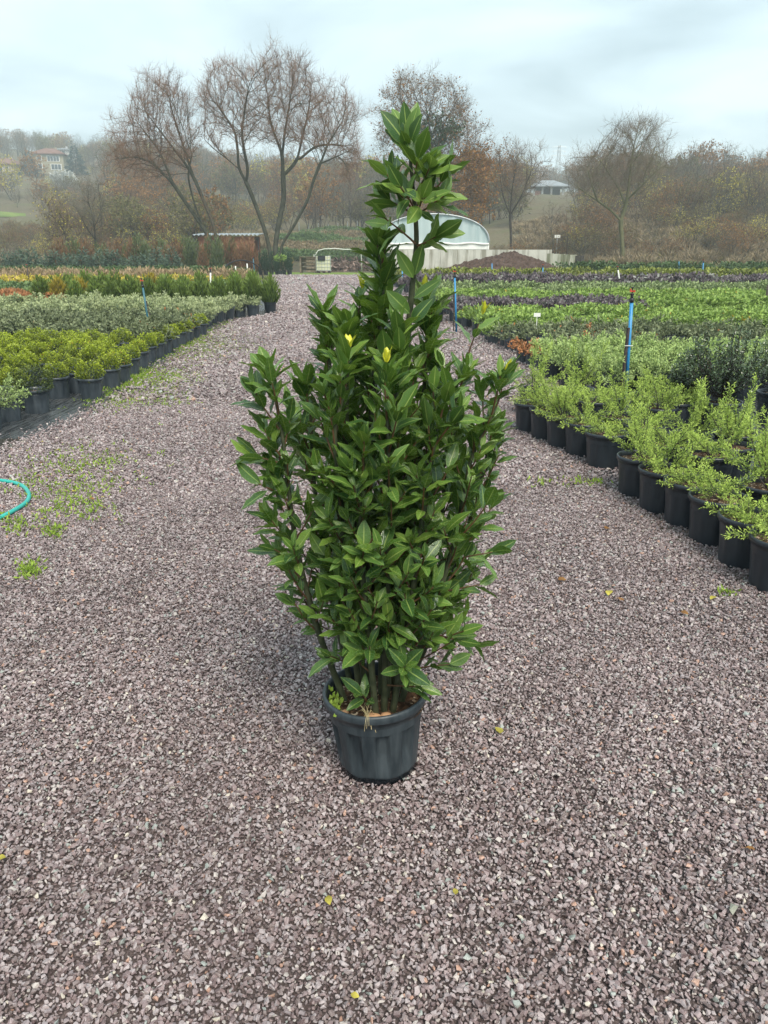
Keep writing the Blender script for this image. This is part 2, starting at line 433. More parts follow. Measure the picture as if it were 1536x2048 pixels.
# ------------------------------------------------------------------ ground
def quad_grid(X, Y, Z):
    h, w = X.shape
    V = np.stack((X, Y, Z), -1).reshape(-1, 3)
    i = np.arange(h * w).reshape(h, w)
    F = np.stack((i[:-1, :-1], i[:-1, 1:], i[1:, 1:], i[1:, :-1]), -1).reshape(-1, 4)
    return V, F
ys = np.concatenate((np.arange(-20, 60, 4), np.arange(60, 200, 2.0), np.arange(200, 701, 8.)))
ss = np.linspace(-.95, .95, 121)
Sg, Yg = np.meshgrid(ss, ys)
Xg = Sg * np.maximum(Yg, 40)
mb = MB(); V, F = quad_grid(Xg, Yg, gz(Xg.ravel(), Yg.ravel()).reshape(Xg.shape)); mb.add(V, F)
structure(mb.build('ground', M['ground'], smooth=True))
def drape(name, mat, poly_s, y0, y1, dz, n=30):
    """a sheet that follows the terrain between two distances and two bearings x/y"""
    S2, Y2 = np.meshgrid(np.linspace(*poly_s, n), np.linspace(y0, y1, n)); X2 = S2 * Y2
    b = MB(); b.add(*quad_grid(X2, Y2, gz(X2.ravel(), Y2.ravel()).reshape(X2.shape) + dz))
    return structure(b.build(name, mat, smooth=True))
drape('meadow', M['meadow'], (-.225, -.150), 138, 152, .12)
drape('meadow', M['meadow'], (-.475, -.435), 148, 160, .12)
drape('crop_field', M['crop'], (-.20, .0), 76, 112, .10)
M['grass_dry'] = mk('rough_bank_grass', (.13, .15, .055), (.24, .23, .10), .5, .95, .1, .7, 5, bd=.1)
drape('grass_bank', M['grass_dry'], (.255, .60), 58, 68.5, .03)
drape('grass_bank', M['grass_dry'], (-.60, -.25), 58, 66, .03)
def poly(name, pts, z, mat):
    b = MB(); b.add([(x, y, z) for x, y in pts], [tuple(range(len(pts)))])
    return structure(b.build(name, mat))
LEFT_EDGE = [(-2.6, -1.0), (-2.7, 4.6), (-2.78, 5.6), (-2.62, 7.0), (-2.72, 9.0), (-3.0, 13.3), (-3.2, 17), (-2.5, 19.2), (-3.2, 23), (-5.2, 38), (-7.1, 51.5)]
RIGHT_EDGE = [(1.75, 2.2), (1.62, 3.0), (1.1, 5.8), (1.35, 7.4), (1.9, 8.2), (1.85, 9.4), (1.6, 11.3), (1.5, 14.6), (1.2, 17.4), (.9, 26), (0, 35), (-1.5, 51.5)]
def edge_x(E, y): return np.interp(y, [p[1] for p in E], [p[0] for p in E])
poly('gravel_bed', [(-9, -6), (9, -6), (9, 2.2)] + RIGHT_EDGE[:8] + [(1.45, 15)] + [(-3.1, 15)] + LEFT_EDGE[5::-1] + [(-9, -1)], .004, M['grit'])
poly('gravel_road', [(1.45, 15)] + RIGHT_EDGE[8:] + LEFT_EDGE[:5:-1] + [(-3.1, 15)], .004, M['gravel_bed'])
poly('weed_fabric', [(-2.9, 4.9), (-2.62, 5.7)] + [(x - .02, y) for x, y in LEFT_EDGE[3:8]] + [(-3.4, 22.6), (-5.4, 37), (-7.4, 47), (-32, 47), (-20, 20), (-9, 4.9)], .010, M['fabric'])
poly('weed_fabric', [(1.95, 2.6), (1.75, 3.3), (1.3, 5.6), (1.25, 6.9)] + [(x + .05, y) for x, y in RIGHT_EDGE[4:10]] + [(.3, 35.5), (-.3, 40), (30, 40), (14, 16), (7, 2.6)], .010, M['fabric'])
poly('grass_verge', [(-7.4, 51.6), (-1.2, 51.6), (.5, 60), (-9, 62)], .008, M['grass'])

# ------------------------------------------------------------------ scatter by geometry nodes (only for stuff)
def proto_collection(name, meshes):
    c = bpy.data.collections.new(name)          # never linked to the scene: only a source of shapes
    for me in meshes: c.objects.link(bpy.data.objects.new(me.name, me))
    return c
def scatter(name, P, Rot, Sc, idx, coll):
    me = bpy.data.meshes.new(name); n = len(P)
    me.vertices.add(n); me.vertices.foreach_set('co', np.asarray(P, np.float32).ravel())
    for an, arr in (('rot', Rot), ('scl', Sc)):
        a = me.attributes.new(an, 'FLOAT_VECTOR', 'POINT'); a.data.foreach_set('vector', np.asarray(arr, np.float32).ravel())
    a = me.attributes.new('idx', 'INT', 'POINT'); a.data.foreach_set('value', np.asarray(idx, np.int32))
    o = link(name, me)
    g = bpy.data.node_groups.new(name + '_nodes', 'GeometryNodeTree')
    g.interface.new_socket('Geometry', in_out='INPUT', socket_type='NodeSocketGeometry')
    g.interface.new_socket('Geometry', in_out='OUTPUT', socket_type='NodeSocketGeometry')
    N = g.nodes; gi, go = N.new('NodeGroupInput'), N.new('NodeGroupOutput')
    ci = N.new('GeometryNodeCollectionInfo'); ci.inputs[0].default_value = coll
    ci.inputs['Separate Children'].default_value = True; ci.inputs['Reset Children'].default_value = True
    ip = N.new('GeometryNodeInstanceOnPoints'); ip.inputs['Pick Instance'].default_value = True
    def attr(nm, ty):
        q = N.new('GeometryNodeInputNamedAttribute'); q.data_type = ty; q.inputs[0].default_value = nm
        return q.outputs[0]
    L = g.links.new
    L(gi.outputs[0], ip.inputs['Points']); L(ci.outputs[0], ip.inputs['Instance'])
    L(attr('idx', 'INT'), ip.inputs['Instance Index'])
    L(attr('rot', 'FLOAT_VECTOR'), ip.inputs['Rotation']); L(attr('scl', 'FLOAT_VECTOR'), ip.inputs['Scale'])
    L(ip.outputs[0], go.inputs[0])
    md = o.modifiers.new('scatter', 'NODES'); md.node_group = g
    return o

# gravel: loose angular stones
POT_C = np.array((G(757, 1583)[0], G(757, 1583)[1] + .112))
def stone_meshes():
    out = []
    rg = np.random.default_rng(5)
    for k in range(14):
        bm = bmesh.new()
        for p in rg.normal(size=(11, 3)):
            p = p / np.linalg.norm(p) * rg.uniform(.8, 1.1)
            bm.verts.new(p * (1.0, rg.uniform(.62, .85), rg.uniform(.38, .62)))
        r = bmesh.ops.convex_hull(bm, input=bm.verts)
        bmesh.ops.delete(bm, geom=[v for v in bm.verts if not v.link_faces], context='VERTS')
        me = bpy.data.meshes.new('stone'); bm.to_mesh(me); bm.free(); me.materials.append(M['stone']); out.append(me)
    return out
def inside(poly_pts, x, y):
    c = np.zeros(len(x), bool); n = len(poly_pts)
    for i in range(n):
        x0, y0 = poly_pts[i]; x1, y1 = poly_pts[(i + 1) % n]
        hit = ((y0 > y) != (y1 > y)) & (x < (x1 - x0) * (y - y0) / (y1 - y0 + 1e-12) + x0)
        c ^= hit
    return c
def make_gravel():
    rg = np.random.default_rng(11)
    PP, SS = [], []
    for y0, y1, g, extra in ((.75, 2.6, .0106, .7), (2.6, 4.6, .0116, .65), (4.6, 7.5, .0160, .5), (7.5, 14, .030, .35), (14, 22, .036, .2), (22, 36, .058, 0), (36, 51.3, .085, 0)):
        w = .5 * (y1 * CP + CAMZ * SP) + .6
        x, y = np.meshgrid(np.arange(-w, w, g), np.arange(y0, y1, g * .92))
        x[1::2] += g / 2
        x, y = x.ravel(), y.ravel(); n = len(x)
        x = x + rg.uniform(-.34, .34, n) * g; y = y + rg.uniform(-.34, .34, n) * g
        top = np.zeros(n, bool); k2 = rg.random(n) < extra
        x = np.concatenate((x, x[k2] + g * .5)); y = np.concatenate((y, y[k2] + g * .4)); top = np.concatenate((top, np.ones(k2.sum(), bool))); n = len(x)
        k = np.abs(x) < .5 * (y * CP + CAMZ * SP) + .6
        k &= (x > edge_x(LEFT_EDGE, y) - .05 + .10 * rg.normal(size=n)) & (x < edge_x(RIGHT_EDGE, y) + .25 + .12 * rg.normal(size=n))
        k &= np.hypot(x - POT_C[0], y - POT_C[1]) > .100
        x, y, top = x[k], y[k], top[k]; n = len(x)
        s = g * (.44 + .62 * rg.random(n) ** 2.2)
        z = .004 + s * .55 + rg.uniform(-.1, .45, n) * g + top * g * .45
        z += .005 * (np.sin(x * 3.1 + y * 1.7) * np.sin(y * 2.3 - x) + 1)
        PP.append(np.stack((x, y, z), 1)); SS.append(s)
    P = np.concatenate(PP); s = np.concatenate(SS); n = len(P)
    Rt = np.stack((rg.normal(0, .5, n), rg.normal(0, .5, n), rg.uniform(0, 6.283, n)), 1)
    S3 = s[:, None] * rg.uniform(.85, 1.15, (n, 3))
    o = scatter('gravel', P, Rt, S3, rg.integers(0, 14, n), proto_collection('stone_shapes', stone_meshes()))
    stuff(o, 'loose mauve grey crushed stone covering the nursery road', 'gravel')
make_gravel()

# ------------------------------------------------------------------ plants in pots
def pot_mesh(name, rt, rb, h, mat, k=72, flutes=12, fd=.006, rim=.024, notch=0):
    """tapered nursery pot: rolled rim, step below it, arched recessed flutes, foot"""
    zs = [0, .012, .03, .05] + list(np.linspace(.075, h - rim * 2.2, 9)) + [h - rim * 1.9, h - rim * 1.6, h - rim - .001]
    rows = []
    a = np.arange(k) / k * 2 * math.pi
    for z in zs:
        r = rb + (rt * .93 - rb) * z / h
        if z > h - rim * 1.75: r += .004
        f = np.zeros(k)
        if fd and .03 < z < h - rim * 1.8:
            ph = (a * flutes / (2 * math.pi)) % 1.0 - .5
            top = h - rim * 2.4
            halfw = .27 * np.sqrt(max(0, 1 - max(0, (z - (top - .035)) / .035) ** 2))
            f = np.clip((halfw - np.abs(ph)) / .06, 0, 1) * (1 if halfw > .01 else 0) * min(1, (z - .03) / .07)
        rr = r - fd * f
        rows.append(np.stack((rr * np.cos(a), rr * np.sin(a), np.full(k, z)), 1))
    for r, z in ((rt * .985, h - rim), (rt, h - rim * .8), (rt, h - .006), (rt - .003, h - .001), (rt - .007, h), (rt - .011, h - .003), (rt - .013, h - .03), (rt - .016, h - .07)):
        rows.append(np.stack((r * np.cos(a), r * np.sin(a), np.full(k, z)), 1))
    n = len(rows)
    F = [(i * k + j, i * k + (j + 1) % k, (i + 1) * k + (j + 1) % k, (i + 1) * k + j) for i in range(n - 1) for j in range(k)]
    F.append(tuple(range(k - 1, -1, -1)))
    return MB().add(np.concatenate(rows), F).mesh(name, mat, True)
def soil_mesh(name, r, z, seed=0):
    rg = np.random.default_rng(seed); k = 28
    rows = [np.array([[0, 0, z + .012]])]
    V = [(0, 0, z + .01)]; F = []
    for q, rr in enumerate((.3, .62, .85, 1.0)):
        for j in range(k):
            a = j / k * 2 * math.pi
            V.append((rr * r * math.cos(a), rr * r * math.sin(a), z + .010 * (1 - rr) + rg.normal(0, .004 if rr < 1 else .001)))
    for j in range(k): F.append((0, 1 + j, 1 + (j + 1) % k))
    for q in range(3):
        for j in range(k):
            a, b = 1 + q * k + j, 1 + q * k + (j + 1) % k
            F.append((a, a + k, b + k, b))
    return MB().add(V, F).mesh(name, M['soil'], True)

def clump(n, rx, h, L, W, seed, profile=None, up=.6, shell=.55, lump=.15, z0=0.0, spread=1.0, jit=.5):
    rg = np.random.default_rng(seed)
    profile = profile or (lambda q: np.sqrt(np.clip(1 - (2 * q - .9) ** 2 / 1.25, 0, 1)))
    q = rg.random(n * 3); q = q[rg.random(n * 3) < np.clip(profile(q), .06, 1)][:n]; n = len(q)
    a = rg.uniform(0, 2 * math.pi, n)
    lob = 1 + lump * np.sin(a * 3 + seed) * np.cos(q * 7 + seed * 1.3) + lump * .7 * np.sin(a * 7 + q * 11)
    rr = (shell + (1 - shell) * rg.random(n) ** .5)
    r = profile(q) * rx * rr * lob
    P = np.stack((r * np.cos(a), r * np.sin(a), z0 + q * h * (1 + .06 * rg.normal(size=n))), 1)
    D = np.stack((np.cos(a) * spread, np.sin(a) * spread, np.full(n, up)), 1) + rg.normal(0, jit, (n, 3))
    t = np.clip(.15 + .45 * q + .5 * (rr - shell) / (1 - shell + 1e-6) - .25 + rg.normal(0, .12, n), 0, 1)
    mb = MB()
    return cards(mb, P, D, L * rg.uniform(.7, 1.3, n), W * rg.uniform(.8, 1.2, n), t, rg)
def juniper(seed, nb=12, reach=.36, lean=0.0, up=(18, 72), leaf=.022, width=.0075, z0=.2, dens=1.0, arch=.35):
    """feathery juniper: arching branches set with side sprays of scale leaves"""
    rg = np.random.default_rng(seed); mb = MB(); stems = []
    P, D, T = [], [], []
    for b in range(nb):
        az = b / nb * 6.283 + rg.uniform(-.4, .4); el = R(rg.uniform(*up)); ln = reach * rg.uniform(.6, 1.15)
        d = np.array((math.cos(az) * math.cos(el) + lean, math.sin(az) * math.cos(el), math.sin(el))); p = np.array((rg.normal(0, .012), rg.normal(0, .012), z0))
        m = int(ln / .020); pts = [p]
        for i in range(m):
            t = i / m
            d = d + np.array((0, 0, (-arch if t < .6 else arch * .9))) * .05 + rg.normal(0, .05, 3); d /= np.linalg.norm(d)
            p = p + d * ln / m; pts.append(p)
            if t < .16: continue
            for s in range(max(1, int(2 * dens + rg.random()))):
                sd = rg.normal(size=3); sd -= d * np.dot(sd, d); sd /= np.linalg.norm(sd); sd[2] += .25
                sp = d * .75 + sd * .75; sp /= np.linalg.norm(sp)
                sl = rg.uniform(.03, .075) * (1.1 - .5 * t); k = max(3, int(sl / .008))
                tt = np.arange(k + 1) / k
                P.append(p + sp * sl * tt[:, None])
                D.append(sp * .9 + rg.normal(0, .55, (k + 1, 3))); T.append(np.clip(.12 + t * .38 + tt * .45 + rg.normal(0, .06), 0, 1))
        stems.append(np.array(pts))
    P, D, T = np.concatenate(P), np.concatenate(D), np.concatenate(T)
    cards(mb, P, D, leaf * rg.uniform(.7, 1.3, len(P)), width, T, rg)
    sm = MB()
    for s in stems: sm.tube(s, np.linspace(.0045, .001, len(s)), 4, 0, False)
    return mb, sm
POT = {}
for kk, (rt, rb, h, mt) in {'pot': (.146, .114, .250, 'pot'), 'pot_old': (.128, .10, .225, 'pot_old'), 'pot_big': (.165, .13, .29, 'pot')}.items():
    POT[kk] = (pot_mesh('pot', rt, rb, h, M[mt], 48), soil_mesh('soil', rt - .014, h - .032, 3), h)
def simple_pot(mb, r, h, mi):
    return mb.lathe([(r * .8, 0), (r * .93, h * .85), (r, h * .86), (r, h), (r * .9, h), (r * .88, h * .9), (.001, h * .88)], 14, mi)

def near_plant(name, pot, fmesh, smesh, loc, rz, sc, label, cat, group=None):
    t = thing(name, loc, label, cat, group, rz)
    pm, so, h = POT[pot]
    link('pot', pm, t); link('soil', so, t)
    dz = (0, 0, .205 * (1 - sc) + (h - .235))        # keep the root collar at soil level whatever the plant's size
    link('foliage', fmesh, t, dz, 0, sc)
    if smesh: link('stems', smesh, t, dz, 0, sc)
    return t
JB = []
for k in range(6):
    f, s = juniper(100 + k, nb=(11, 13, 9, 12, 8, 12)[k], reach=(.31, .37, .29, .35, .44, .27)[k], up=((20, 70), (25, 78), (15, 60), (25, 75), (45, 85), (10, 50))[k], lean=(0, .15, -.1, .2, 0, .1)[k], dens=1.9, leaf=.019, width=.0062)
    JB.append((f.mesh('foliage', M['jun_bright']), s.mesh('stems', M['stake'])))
JS = []
for k in range(4):
    f, s = juniper(140 + k, nb=11, reach=.34, up=(10, 60), leaf=.030, width=.012, dens=.8)
    JS.append((f, s))

rng = random.Random(7); nrg = np.random.default_rng(77)
def in_view(x, y, m=.5):
    return abs(x) < .5 * (y * CP + CAMZ * SP) + m
def bed_points(x0f, x1f, y0, y1, sp, jit=.06, rows=True):
    pts = []; y = y0; r = 0
    while y < y1:
        xa, xb = x0f(y), x1f(y)
        x = xa + (sp * .5 if r % 2 else 0)
        while x < xb:
            px, py = x + rng.uniform(-jit, jit) * sp * 4, y + rng.uniform(-jit, jit) * sp * 4
            if in_view(px, py, .6): pts.append((px, py, r))
            x += sp
        y += sp * .9; r += 1
    return pts
ORD = 'first second third fourth fifth sixth seventh eighth ninth tenth eleventh twelfth thirteenth fourteenth fifteenth sixteenth seventeenth eighteenth nineteenth twentieth'.split()
def nth(i): return ORD[i] if i < len(ORD) else '%d%s' % (i + 1, {1: 'st', 2: 'nd', 3: 'rd'}.get((i + 1) % 10, 'th'))
def rank(pts):
    """(x, y, row) -> row from the front and place from the road, for labels"""
    rows = sorted({p[2] for p in pts}); out = {}
    for k, r in enumerate(rows):
        for j, p in enumerate(sorted((p for p in pts if p[2] == r), key=lambda p: abs(p[0]))): out[p] = 'in row %s from the front, %s from the road' % (nth(k), nth(j))
    return out
def bed(pts, meshes, sc, name, label, cat, group, K, mass_name, mass_label, short=None, svar=.32):
    """nearest K plants one object each; the mass behind them that cannot be counted is stuff"""
    pts = sorted(pts, key=lambda p: math.hypot(p[0], p[1]))
    rk = rank(pts)
    for q_ in pts[:K]:
        x, y = q_[:2]
        o = link(name, rng.choice(meshes), None, (x, y, .012), rng.uniform(0, 6.28), sc * rng.uniform(1 - svar, 1 + svar))
        tag(o, short + ' ' + rk[q_] if short else label, cat, group)
    rest = pts[K:]
    if rest:
        n = len(rest); P = np.array([(x, y, .012) for x, y, _ in rest])
        Rt = np.zeros((n, 3)); Rt[:, 2] = nrg.uniform(0, 6.28, n)
        S = sc * nrg.uniform(1 - svar, 1 + svar, n)[:, None] * np.ones((1, 3))
        o = scatter(mass_name, P, Rt, S, nrg.integers(0, len(meshes), n), proto_collection(mass_name + '_shapes', meshes))
        stuff(o, mass_label)
def potted(builder, r, h, mats, name):
    out = []
    for mb in builder:
        simple_pot(mb, r, h, 1); out.append(mb.mesh(name, mats))
    return out
LX = lambda y: -.5 * (y * CP + CAMZ * SP) - .6
RX = lambda y: .5 * (y * CP + CAMZ * SP) + .6
LE = lambda y: float(edge_x(LEFT_EDGE, y)) - .28
RE = lambda y: float(edge_x(RIGHT_EDGE, y)) + .25

# --- left: clipped box plants, some turning yellow
box_meshes = []
for k in range(6):
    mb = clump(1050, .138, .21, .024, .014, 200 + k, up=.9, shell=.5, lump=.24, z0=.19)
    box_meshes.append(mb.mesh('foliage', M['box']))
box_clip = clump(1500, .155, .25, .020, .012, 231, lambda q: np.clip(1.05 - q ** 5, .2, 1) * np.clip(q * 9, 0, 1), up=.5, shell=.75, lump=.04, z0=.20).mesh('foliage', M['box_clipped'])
p = G(76, 826); near_plant('potted_box', 'pot_old', box_clip, None, p, .3, 1.0, 'clipped round-topped green box plant in the grey pot nearest the black weed fabric', 'box plant', 'box plants left of the gravel road')
p = G(185, 800); near_plant('potted_box', 'pot_old', box_meshes[0], None, p, 1.2, .95, 'rusty tipped box plant whose pot stands alone at the corner on the gravel', 'box plant', 'box plants left of the gravel road')
front = [(118, 801), (155, 790), (222, 782), (243, 772), (262, 757), (281, 742), (298, 730), (314, 722), (330, 712), (345, 704), (360, 696), (374, 690), (388, 683), (402, 677)]
done = [tuple(G(76, 826)[:2]), tuple(G(185, 800)[:2])]
for i, (px, py) in enumerate(front):
    p = G(px, py - 4); done.append((p[0], p[1]))
    near_plant('potted_box', 'pot_old', box_meshes[i % 6], None, p, rng.uniform(0, 6), rng.uniform(.8, 1.0),
               'yellow-green box plant, %s along the road edge from the corner pot' % nth(i), 'box plant', 'box plants along the road edge')
pts = [q for q in bed_points(LX, lambda y: LE(y) - .15, 7.3, 11.2, .40) if min(math.hypot(q[0] - a, q[1] - b) for a, b in done) > .26 and q[0] < np.interp(q[1], [7, 7.8, 12], [-3.55, -3.2, -3.2])]
bx = []
rk = rank(pts)
for q in sorted(pts, key=lambda q: q[1]):
    near_plant('potted_box', 'pot_old', rng.choice(box_meshes), None, (q[0], q[1], .012), rng.uniform(0, 6), rng.uniform(.72, 1.08),
               'box plant ' + rk[q], 'box plant', 'box plants in the block left of the road')
# --- two pale junipers cut by the left picture edge
fs = [f.mesh('foliage', M['jun_silver']) for f, s in JS]; ss_ = [s.mesh('stems', M['stake']) for f, s in JS]
p = G(18, 842); near_plant('potted_juniper', 'pot_old', fs[0], ss_[0], p, 0, .62, 'pale juniper in a faded pot left of the clipped box plant', 'juniper')
p = G(-22, 862); near_plant('potted_juniper', 'pot_old', fs[1], ss_[1], p, 2, .9, 'pale juniper cut off by the left edge of the picture', 'juniper')

# --- far kinds, one mesh each with a plain pot
def jun_far(seed, mat, n=3, reach=.30, up=(5, 45), leaf=.045, width=.022, z0=.20):
    return potted([juniper(seed + k, nb=9, reach=reach, up=up, leaf=leaf, width=width, z0=z0, dens=.45)[0] for k in range(n)], .125, .22, [M[mat], M['pot_old']], 'potted_plant')
def clump_far(seed, mat, n=3, cnt=260, rx=.17, h=.22, L=.05, W=.03, up=.8, z0=.19, **k):
    return potted([clump(cnt, rx, h, L, W, seed + i, up=up, z0=z0, **k) for i in range(n)], .125, .22, [M[mat], M['pot_old']], 'potted_plant')
bed(bed_points(LX, LE, 11.3, 15.0, .30), jun_far(300, 'jun_grey', 4, .22), 1.0, 'grey_juniper', 'low grey-green juniper in a pot behind the box plants', 'juniper', 'grey-green junipers left of the road', 120,
    'juniper_bed', 'far part of the low grey-green juniper bed left of the road', 'grey-green left-hand juniper')
bed(bed_points(LX, LE, 15.4, 18.6, .30), jun_far(320, 'jun_pale', 4, .29), 1.0, 'pale_juniper', 'pale silvery juniper in a pot in front of the green thuja block', 'juniper', 'silvery junipers left of the road', 120,
    'juniper_bed', 'far part of the pale silvery juniper bed left of the road', 'pale left-hand juniper')
bed(bed_points(LX, lambda y: -7.6, 19.2, 21.2, .30), clump_far(340, 'jun_rust', 3, 300, .20, .18, .08, .022, 1.6), 1.0, 'potted_shrub', 'rust orange tipped shrub in the bed left of the thuja block', 'shrub', 'rust orange shrubs', 40,
    'shrub_bed', 'far part of the rust orange shrub bed')
th = potted([clump(420, .20, .62, .15, .035, 360 + i, lambda q: np.clip(1.15 - q ** 2.2, .12, 1) * np.clip(.55 + q * 2, 0, 1), up=2.2, z0=.2, lump=.25) for i in range(4)], .15, .25, [M['thuja'], M['pot']], 'potted_plant')
tg = potted([clump(420, .18, .58, .15, .035, 366, lambda q: np.clip(1.15 - q ** 2.2, .12, 1) * np.clip(.55 + q * 2, 0, 1), up=2.2, z0=.2, lump=.25)], .15, .25, [M['thuja_gold'], M['pot']], 'potted_plant')
for r in range(3):
    x = -2.78 - .1 * r
    while x > -8.6:
        y = 19.5 + r * .5 + rng.uniform(-.06, .06)
        if not (r == 0 and -4.6 < x < -4.15):
            gold = rng.random() < .10
            o = link('potted_thuja', tg[0] if gold else rng.choice(th), None, (x, y, .012), rng.uniform(0, 6), rng.uniform(.8, 1.08))
            if gold: tag(o, 'golden yellow thuja standing among the green thujas', 'thuja', 'golden thujas')
            elif x > -4.2: tag(o, 'green feathery thuja in a black pot at the road end of the thuja block', 'thuja', 'thujas at the road end')
            else: tag(o, 'green feathery thuja in the block behind the silvery junipers', 'thuja', 'green thujas in the block')
        x -= .43 + rng.uniform(-.03, .03)
bed(bed_points(LX, lambda y: min(-8.0, LE(y)) if y < 22 else LE(y) - 1, 21.4, 26.5, .42), clump_far(380, 'low_green', 3, 150, .25, .2, .08, .04), 1.1, 'potted_shrub', 'low plain green shrub behind the rust orange bed', 'shrub', 'low green shrubs left of the road', 30,
    'low_green_bed', 'low plain green plants filling the bed behind the rust orange shrubs')
bed(bed_points(LX, lambda y: LE(y) - 1.0, 26.9, 31.0, .46), clump_far(390, 'yellow_bed', 3, 150, .26, .22, .08, .04), 1.1, 'potted_shrub', 'golden yellow shrub in the long yellow strip left of the road', 'shrub', 'golden yellow shrubs left of the road', 30,
    'yellow_bed', 'golden yellow shrubs in the long strip left of the road')
bed(bed_points(LX, lambda y: LE(y) - .6, 31.4, 34.5, .46), clump_far(400, 'pink_bed', 3, 120, .22, .34, .12, .03, 1.8), 1.1, 'potted_shrub', 'pinkish tan shrub behind the yellow strip', 'shrub', 'pinkish shrubs left of the road', 20,
    'pink_bed', 'pinkish tan plants behind the yellow strip left of the road')
bed(bed_points(LX, lambda y: LE(y) - 1.2, 37.5, 43, .55), clump_far(410, 'hedge_dark', 3, 170, .36, .32, .10, .06), 1.1, 'hedge_plant', 'dark green hedge plant in the far row left of the road', 'hedge plant', 'dark hedge plants left of the road', 20,
    'hedge_bed', 'dark green hedge plants forming the far row left of the road')

# --- right: bright junipers nearest the camera
JBL = 'bright yellow-green juniper in a black pot in the block beside the gravel'
rowpx = [(1553, 1188, 'cut off by the right edge of the picture'), (1487, 1138, 'second from the right picture edge, its soil half bare'), (1425, 1092, 'third from the right picture edge'),
         (1372, 1056, 'fourth from the right picture edge'), (1320, 1028, 'with one shoot hanging down over the rim'), (1275, 998, 'with an upright leader and bare soil on its left'),
         (1207, 942, 'with low sparse foliage and its whole pot in view'), (1163, 918, 'just left of the low sparse one'), (1125, 902, 'third from the far end'),
         (1092, 886, 'second from the far end'), (1060, 872, 'at the far end, beside the laurel')]
jdone = []
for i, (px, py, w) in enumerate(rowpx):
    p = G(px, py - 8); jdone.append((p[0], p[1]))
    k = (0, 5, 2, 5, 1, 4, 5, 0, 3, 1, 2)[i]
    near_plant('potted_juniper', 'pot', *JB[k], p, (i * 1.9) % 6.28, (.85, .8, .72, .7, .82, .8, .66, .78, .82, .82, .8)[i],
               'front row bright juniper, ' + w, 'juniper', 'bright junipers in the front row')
def jun_ok(q):
    x, y = q[:2]
    if min(math.hypot(x - a, y - b) for a, b in jdone) < .275: return False
    e = np.interp(y, [2.9, 4.4, 5.6, 6.2, 7.2], [1.95, 1.55, 1.35, 1.28, 1.3])
    far = np.interp(y, [2.9, 3.6, 4.6, 5.0, 5.6, 6.2, 7.2], [2.6, 2.9, 2.75, 2.42, 2.35, 2.38, 2.6])
    return e < x < far
jq = []
for q in bed_points(lambda y: 1.2, lambda y: 3.2, 2.95, 7.0, .33, .05):
    if jun_ok(q): jdone.append(q[:2]); jq.append(q)
for i, q in enumerate(sorted(jq, key=lambda q: q[1])):
    near_plant('potted_juniper', 'pot', *JB[rng.randrange(6)], (q[0], q[1], .012), rng.uniform(0, 6), rng.uniform(.68, .95), 'bright juniper behind the front row, %s counting away from the camera' % nth(i), 'juniper', 'bright junipers behind the front row')
# dark small-leaved shrubs
def holly(seed, h, rx):
    rg = np.random.default_rng(seed); P, D, T = [], [], []
    sm = MB()
    for b in range(46):
        az = rg.uniform(0, 6.283); rr = rx * math.sqrt(rg.random()); top = np.array((rr * math.cos(az), rr * math.sin(az), .27 + h * rg.uniform(.45, 1.0) * (1 - .3 * (rr / rx) ** 2)))
        base = np.array((rg.normal(0, .02), rg.normal(0, .02), .25)); midp = (base + top) / 2 + np.array((math.cos(az), math.sin(az), 0)) * rr * .45
        tt = np.linspace(0, 1, 26)[:, None]
        c = (1 - tt) ** 2 * base + 2 * tt * (1 - tt) * midp + tt ** 2 * top
        sm.tube(c[::5], np.linspace(.005, .0015, len(c[::5])), 4, 0, False)
        for i in range(5, 26):
            for _ in range(4):
                P.append(c[i] + rg.normal(0, .012, 3)); D.append(rg.normal(0, .7, 3) + (0, 0, .5)); T.append(i / 26 * .8 + rg.random() * .2)
    return cards(MB(), np.array(P), np.array(D), .024 * rg.uniform(.7, 1.3, len(P)), .013, np.array(T), rg).mesh('foliage', M['holly']), sm.mesh('stems', M['stake'])
h1, h1s = holly(1, .52, .27); h2, h2s = holly(2, .50, .27); h3, h3s = holly(3, .40, .17)
p = G(1432, 872); near_plant('potted_holly', 'pot_big', h1, h1s, p, 0, 1.15, 'large dark small-leaved shrub rising behind the bright junipers', 'shrub')
p = G(1372, 858); near_plant('potted_holly', 'pot', h3, h3s, p, 1, 1.0, 'smaller dark shrub tucked against the left of the large dark one', 'shrub')
p = G(1545, 850); near_plant('potted_holly', 'pot_big', h2, h2s, p, 2, 1.0, 'dark small-leaved shrub cut off by the right picture edge', 'shrub')
# silvery junipers
jss = []
for k in range(4):
    f, s = juniper(150 + k, nb=13, reach=.29, up=(8, 55), leaf=.034, width=.014, dens=.8); simple_pot(f, .135, .235, 1); jss.append(f.mesh('potted_plant', [M['jun_silver'], M['pot']]))
pts = bed_points(lambda y: np.interp(y, [7.4, 8.2, 9.2, 11], [2.35, 2.1, 1.95, 2.3]), RX, 7.75, 9.7, .33)
pts = [q for q in pts if not (abs(q[0] - G(1250, 800)[0]) < .14 and abs(q[1] - G(1250, 800)[1]) < .2)]
rk = rank(pts)
for q in pts:
    o = link('silvery_juniper', rng.choice(jss), None, (q[0], q[1], .012), rng.uniform(0, 6), rng.uniform(.88, 1.12))
    tag(o, 'silvery right-hand juniper ' + rk[q], 'juniper', 'silvery junipers right of the road')
gm = jun_far(300, 'jun_grey', 4, .22); rm = jun_far(345, 'jun_rust', 2, .24)
for px, py in ((1048, 728), (1066, 733), (1085, 742), (1112, 752)):
    p = G(px, py); tag(link('browned_juniper', rm[px % 2], None, p, px, .95), 'browned orange juniper in a small pot at the road edge', 'juniper', 'browned junipers at the road edge')
